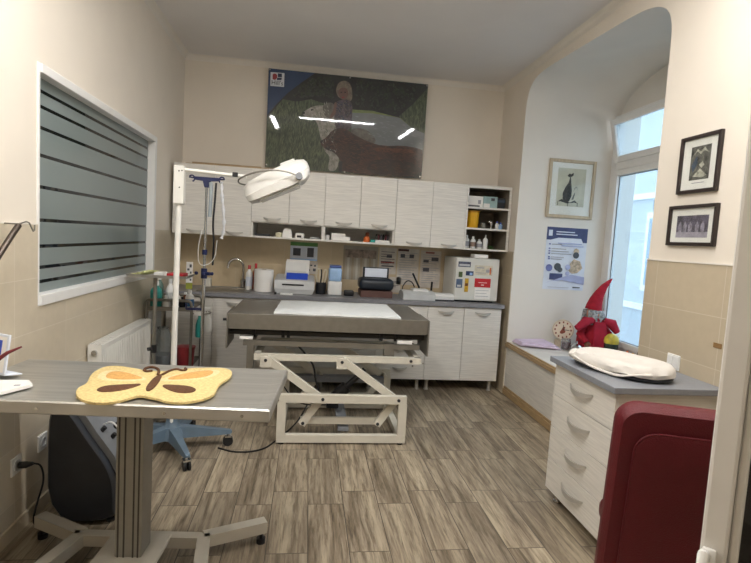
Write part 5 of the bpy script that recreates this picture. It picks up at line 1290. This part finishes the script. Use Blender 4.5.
# mini fridge
fx0_, fx1_, fy0, fz1 = 1.50, 1.965, 5.03, 1.37
t = thing('mini_fridge', 'white mini fridge with magnets on the right end of the worktop', 'fridge', (1.72, 5.25, WT))
m = MB(); m.box(fx0_, fx1_, fy0+.045, 5.48, WT+.012, fz1, .006); part(m, 'body', mat('fridge_white', 'd6d4cc', .35, var=.03), t)
m = MB(); m.box(fx0_+.003, fx1_-.003, fy0, fy0+.042, WT+.02, fz1-.003, .006); part(m, 'door', mat('fridge_white', 'd6d4cc', .35, var=.03), t)
m = MB(); m.box(fx0_+.03, fx1_-.03, fy0+.05, 5.45, WT, WT+.012); part(m, 'foot_strip', RUBBER, t)
def magnet(label, x0, x1, z0, z1, mm, rows=None, ms=None):
    t = thing('fridge_magnet', label, 'magnet', ((x0+x1)/2, fy0-.004, z0))
    part(MB().box(x0, x1, fy0-.0045, fy0-.0005, z0, z1, .001), 'plate', mm, t)
    if rows: m = MB(); flat_sheet(m, (x0, fy0-.0045, z0), (1, 0, 0), (0, 0, 1), (0, -1, 0), rows); part(m, 'print', ms, t)
PHM = mat('magnet_photo', '55586a', .4, var=.5, nscale=40)
magnet('wide dark photo magnet at the top left of the fridge door', 1.525, 1.655, 1.275, 1.33, PHM, [(.01, .12, .01, .03, 0)], [LGREY])
magnet('small dark green magnet on the fridge door', 1.535, 1.575, 1.17, 1.225, mat('magnet_green', '4b5a34', .4, var=.4, nscale=40))
magnet('dark blue photo magnet in the middle of the fridge door', 1.61, 1.69, 1.19, 1.235, mat('magnet_navy', '26345c', .4, var=.3), [(.04, .07, .005, .03, 0)], [LBLUE])
magnet('slate blue magnet low on the left of the fridge door', 1.515, 1.58, 1.06, 1.15, mat('magnet_slate', '50617c', .4, var=.3), [(.01, .05, .01, .03, 0)], [LGREY])
magnet('tall yellow magnet on the fridge door', 1.605, 1.645, 1.02, 1.16, mat('magnet_yellow', 'c99f2c', .4, var=.3, nscale=40), [(.005, .035, .06, .09, 0)], [BROWN])
magnet('red card on the fridge door', 1.71, 1.88, 1.075, 1.165, mat('card_red', 'c2222a', .4), [(.04, .13, .045, .05, 0), (.07, .10, .02, .028, 0)], [PAPER])
magnet('beige drawing sticker at the upper right of the fridge door', 1.70, 1.89, 1.20, 1.30, mat('beige_sticker', 'cdc5b0', .5, var=.15, nscale=30), [(.02, .10, .07, .08, 0), (.12, .18, .03, .06, 0), (.01, .12, .02, .026, 0), (.16, .175, .01, .08, 1)], [INKL, ORANGE])
magnet('white note under the red card on the fridge door', 1.715, 1.885, .95, 1.07, PAPER, [(.01, .15, .09, .094, 0), (.01, .13, .06, .064, 0), (.01, .15, .03, .034, 0)], [INKL])
m = MB(); m.box(1.70, 1.85, 5.07, 5.2, fz1+.001, fz1+.04, .006); single(m, 'box', PAPER, 'flat white packet lying on top of the mini fridge', 'packet')

# ------------------------------------------------------------------ things on the open cabinet shelves
SZ = UZ0+.0172
def sbox(label, x, w, h, mm, z=SZ, y=5.17, d=.12, name='box', cat='box', group=None, bev=.003, deco=None):
    if deco is None: return single(MB().box(x, x+w, y, y+d, z+.0003, z+h, bev), name, mm, label, cat, group)
    t = thing(name, label, cat, (x+w/2, y+d/2, z), group=group)
    part(MB().box(x, x+w, y, y+d, z+.0003, z+h, bev), 'body', mm, t)
    m = MB(); flat_sheet(m, (x, y, z), (1, 0, 0), (0, 0, 1), (0, -1, 0), deco[0]); part(m, 'print', deco[1], t)
    return t
sbox('flat dark tray at the left of the open shelf behind the lamp head', -.53, .14, .02, DGREY)
sbox('small cream box on the open shelf', -.33, .06, .045, mat('cream_box', 'cfc8a8', .6))
t = thing('box', 'white upright carton on the open shelf above the printer', 'box', (-.22, 5.22, SZ)); m = MB(); m.loft([[(-.265, 5.16, SZ+.0003), (-.17, 5.16, SZ+.0003), (-.17, 5.28, SZ+.0003), (-.265, 5.28, SZ+.0003)], [(-.26, 5.17, SZ+.05), (-.172, 5.17, SZ+.05), (-.172, 5.27, SZ+.05), (-.26, 5.27, SZ+.05)], [(-.25, 5.18, SZ+.09), (-.18, 5.18, SZ+.09), (-.18, 5.27, SZ+.09), (-.25, 5.27, SZ+.09)]], smooth=False); part(m, 'body', PAPER, t)
sbox('white box with a black mark on the open shelf', -.135, .085, .05, PAPER, deco=([(.015, .06, .005, .028, 0)], [BLACK]))
m = MB(); m.lathe([(.045, .0003), (.05, .01), (.045, .018), (.01, .02)], (.06, 5.24, SZ), 20); single(m, 'lid', LGREY, 'round grey lid on the open shelf', 'lid')
m = MB(); m.lathe([(.022, .0003), (.022, .05), (.01, .05), (.01, .01)], (.185, 5.22, SZ), 18); single(m, 'tape_roll', WPL, 'small white tape roll at the left of the middle open shelf', 'tape')
sbox('white flat carton at the bottom of a stack on the middle open shelf', .225, .19, .04, PAPER)
sbox('white flat carton on top of the stack on the middle open shelf', .225, .14, .03, PAPER, z=SZ+.041)
t = thing('figurine', 'small orange figurine on the middle open shelf', 'figurine', (.59, 5.22, SZ))
m = MB(); m.lathe([(.03, .0003), (.035, .02), (.03, .05), (.015, .06)], (.59, 5.22, SZ), 16); part(m, 'body', ORANGE, t)
m = MB(); m.ell((.595, 5.215, SZ+.08), (.022, .02, .024), 12); part(m, 'head', mat('dark_orange', '8c4a2a', .6), t)
sbox('small teal box on the middle open shelf', .625, .05, .028, TEAL)
sbox('white vial tray on the middle open shelf', .675, .15, .028, WPL)
for i in range(6):
    x = .69+.024*i; m = MB(); m.lathe([(.009, .0003), (.009, .05), (.006, .06)], (x, 5.20+.02*(i % 2), SZ+.0282), 10); o = single(m, 'vial', [BLACK, mat('vial_red', '5a1f2c', .4), INK][i % 3], 'small dark vial standing in the white vial tray', 'vial', 'vials in the white tray')
# right open unit
z1_, z2_, z3_ = UZ0+.0172, 1.672+.0087, 1.885+.0087
sbox('white printed carton on the top level of the open shelf unit', 1.60, .185, .12, PAPER, z=z3_, deco=([(.01, .15, .01, .025, 0), (.0, .03, .05, .11, 1), (.13, .16, .04, .08, 1)], [INK, INKL]))
sbox('pale teal carton on the top level of the open shelf unit', 1.79, .15, .125, mat('pale_teal', '9db9b8', .5, var=.15, nscale=12), z=z3_, deco=([(.0, .07, .01, .05, 0), (.08, .12, .08, .11, 1)], [PAPER, INK]))
sbox('dark box at the right of the top level of the open shelf unit', 1.945, .08, .115, DGREY, z=z3_, deco=([(.0, .08, .07, .095, 0)], [mat('dull_blue', '3c4c5c', .5)]))
t = thing('sharps_container', 'yellow sharps container on the middle level of the open shelf unit', 'container', (1.69, 5.2, z2_))
m = MB(); m.lathe([(.06, .0003), (.064, .01), (.07, .155), (.071, .165)], (1.69, 5.2, z2_), 24); part(m, 'body', YEL, t)
m = MB(); m.lathe([(.072, .16), (.074, .18), (.03, .184), (.01, .184)], (1.69, 5.2, z2_), 24); part(m, 'lid', mat('amber_lid', 'c98f1a', .4), t)
sbox('grey small bottle box beside the yellow container', 1.79, .04, .06, mat('greyish', '7c7a70', .5), z=z2_)
t = thing('figurine', 'small silver animal figurine on the middle level of the open shelf unit', 'figurine', (1.90, 5.2, z2_))
m = MB(); m.lathe([(.014, .0003), (.012, .03), (.02, .055), (.016, .085), (.006, .10)], (1.90, 5.2, z2_), 12); m.ell((1.88, 5.19, z2_+.075), (.02, .01, .008), 10); part(m, 'body', CHROME, t)
for i, (x, mm, lab) in enumerate(((1.965, WPL, 'small white bottle, left of the pair on the middle shelf level'), (2.005, LBLUE, 'small light blue bottle at the right end of the middle shelf level'))):
    bottle(lab, x, 5.2, z2_, .085-.01*i, .02, mm, BLUE)
bottle('white dropper bottle, first from the left on the lowest shelf level', 1.64, 5.18, z1_, .135, .029, WPL, WPL, lab=INKL)
bottle('white bottle with brown label, second on the lowest shelf level', 1.71, 5.18, z1_, .125, .029, WPL, WPL, lab=mat('brownish', '8f7768', .5))
bottle('squat white bottle, third on the lowest shelf level', 1.78, 5.18, z1_, .10, .029, WPL, LGREY, lab=INKL)
bottle('white bottle with long nozzle, fourth on the lowest shelf level', 1.845, 5.18, z1_, .15, .026, WPL, WPL, neck=.2)
m = MB()
for i in range(14):
    a = random.uniform(0, 6.28); r_ = random.uniform(.01, .045); m.tube([(1.93, 5.22, z1_+.01), (1.93+r_*math.cos(a)*.6, 5.22+r_*math.sin(a)*.6, z1_+.03), (1.93+r_*math.cos(a)*1.4, 5.22+r_*math.sin(a), z1_+.025)], [.004, .008, .002], 6)
m.lathe([(.03, .0003), (.035, .012)], (1.93, 5.22, z1_), 14)
single(m, 'bowl_of_leaves', GREEN, 'dark green leafy clump on the lowest shelf level', 'plant')

# ------------------------------------------------------------------ light
wd = bpy.data.worlds.new('World'); SC.world = wd; wd.use_nodes = True
nt = wd.node_tree; bg = nt.nodes['Background']; bg.inputs['Color'].default_value = (.86, .93, 1.0, 1); bg.inputs['Strength'].default_value = 3.6

# ------------------------------------------------------------------ camera
cd = bpy.data.cameras.new('camera'); co = bpy.data.objects.new('camera', cd); COL.objects.link(co)
yaw, pit, rol = R(7.72677), R(4.70681), R(3.39665)
f = Vector((math.sin(yaw)*math.cos(pit), math.cos(yaw)*math.cos(pit), -math.sin(pit)))
r0 = Vector((math.cos(yaw), -math.sin(yaw), 0)); u0 = r0.cross(f)
rr = r0*math.cos(rol)+u0*math.sin(rol); uu = u0*math.cos(rol)-r0*math.sin(rol)
M = Matrix([[rr[i], uu[i], -f[i], (0, 0, 1.5)[i]] for i in range(3)]+[[0, 0, 0, 1]])
co.matrix_world = M
cd.sensor_width = 36; cd.lens = 508/751*36; cd.clip_start = .02
SC.camera = co
vs = SC.view_settings
SC.display_settings.display_device = 'sRGB'
vs.view_transform = 'Standard'; vs.look = 'None'; vs.gamma = 1; vs.use_curve_mapping = False; vs.exposure = 0.15
SC.cycles.max_bounces = 10; SC.cycles.transparent_max_bounces = 16; SC.cycles.use_denoising = True
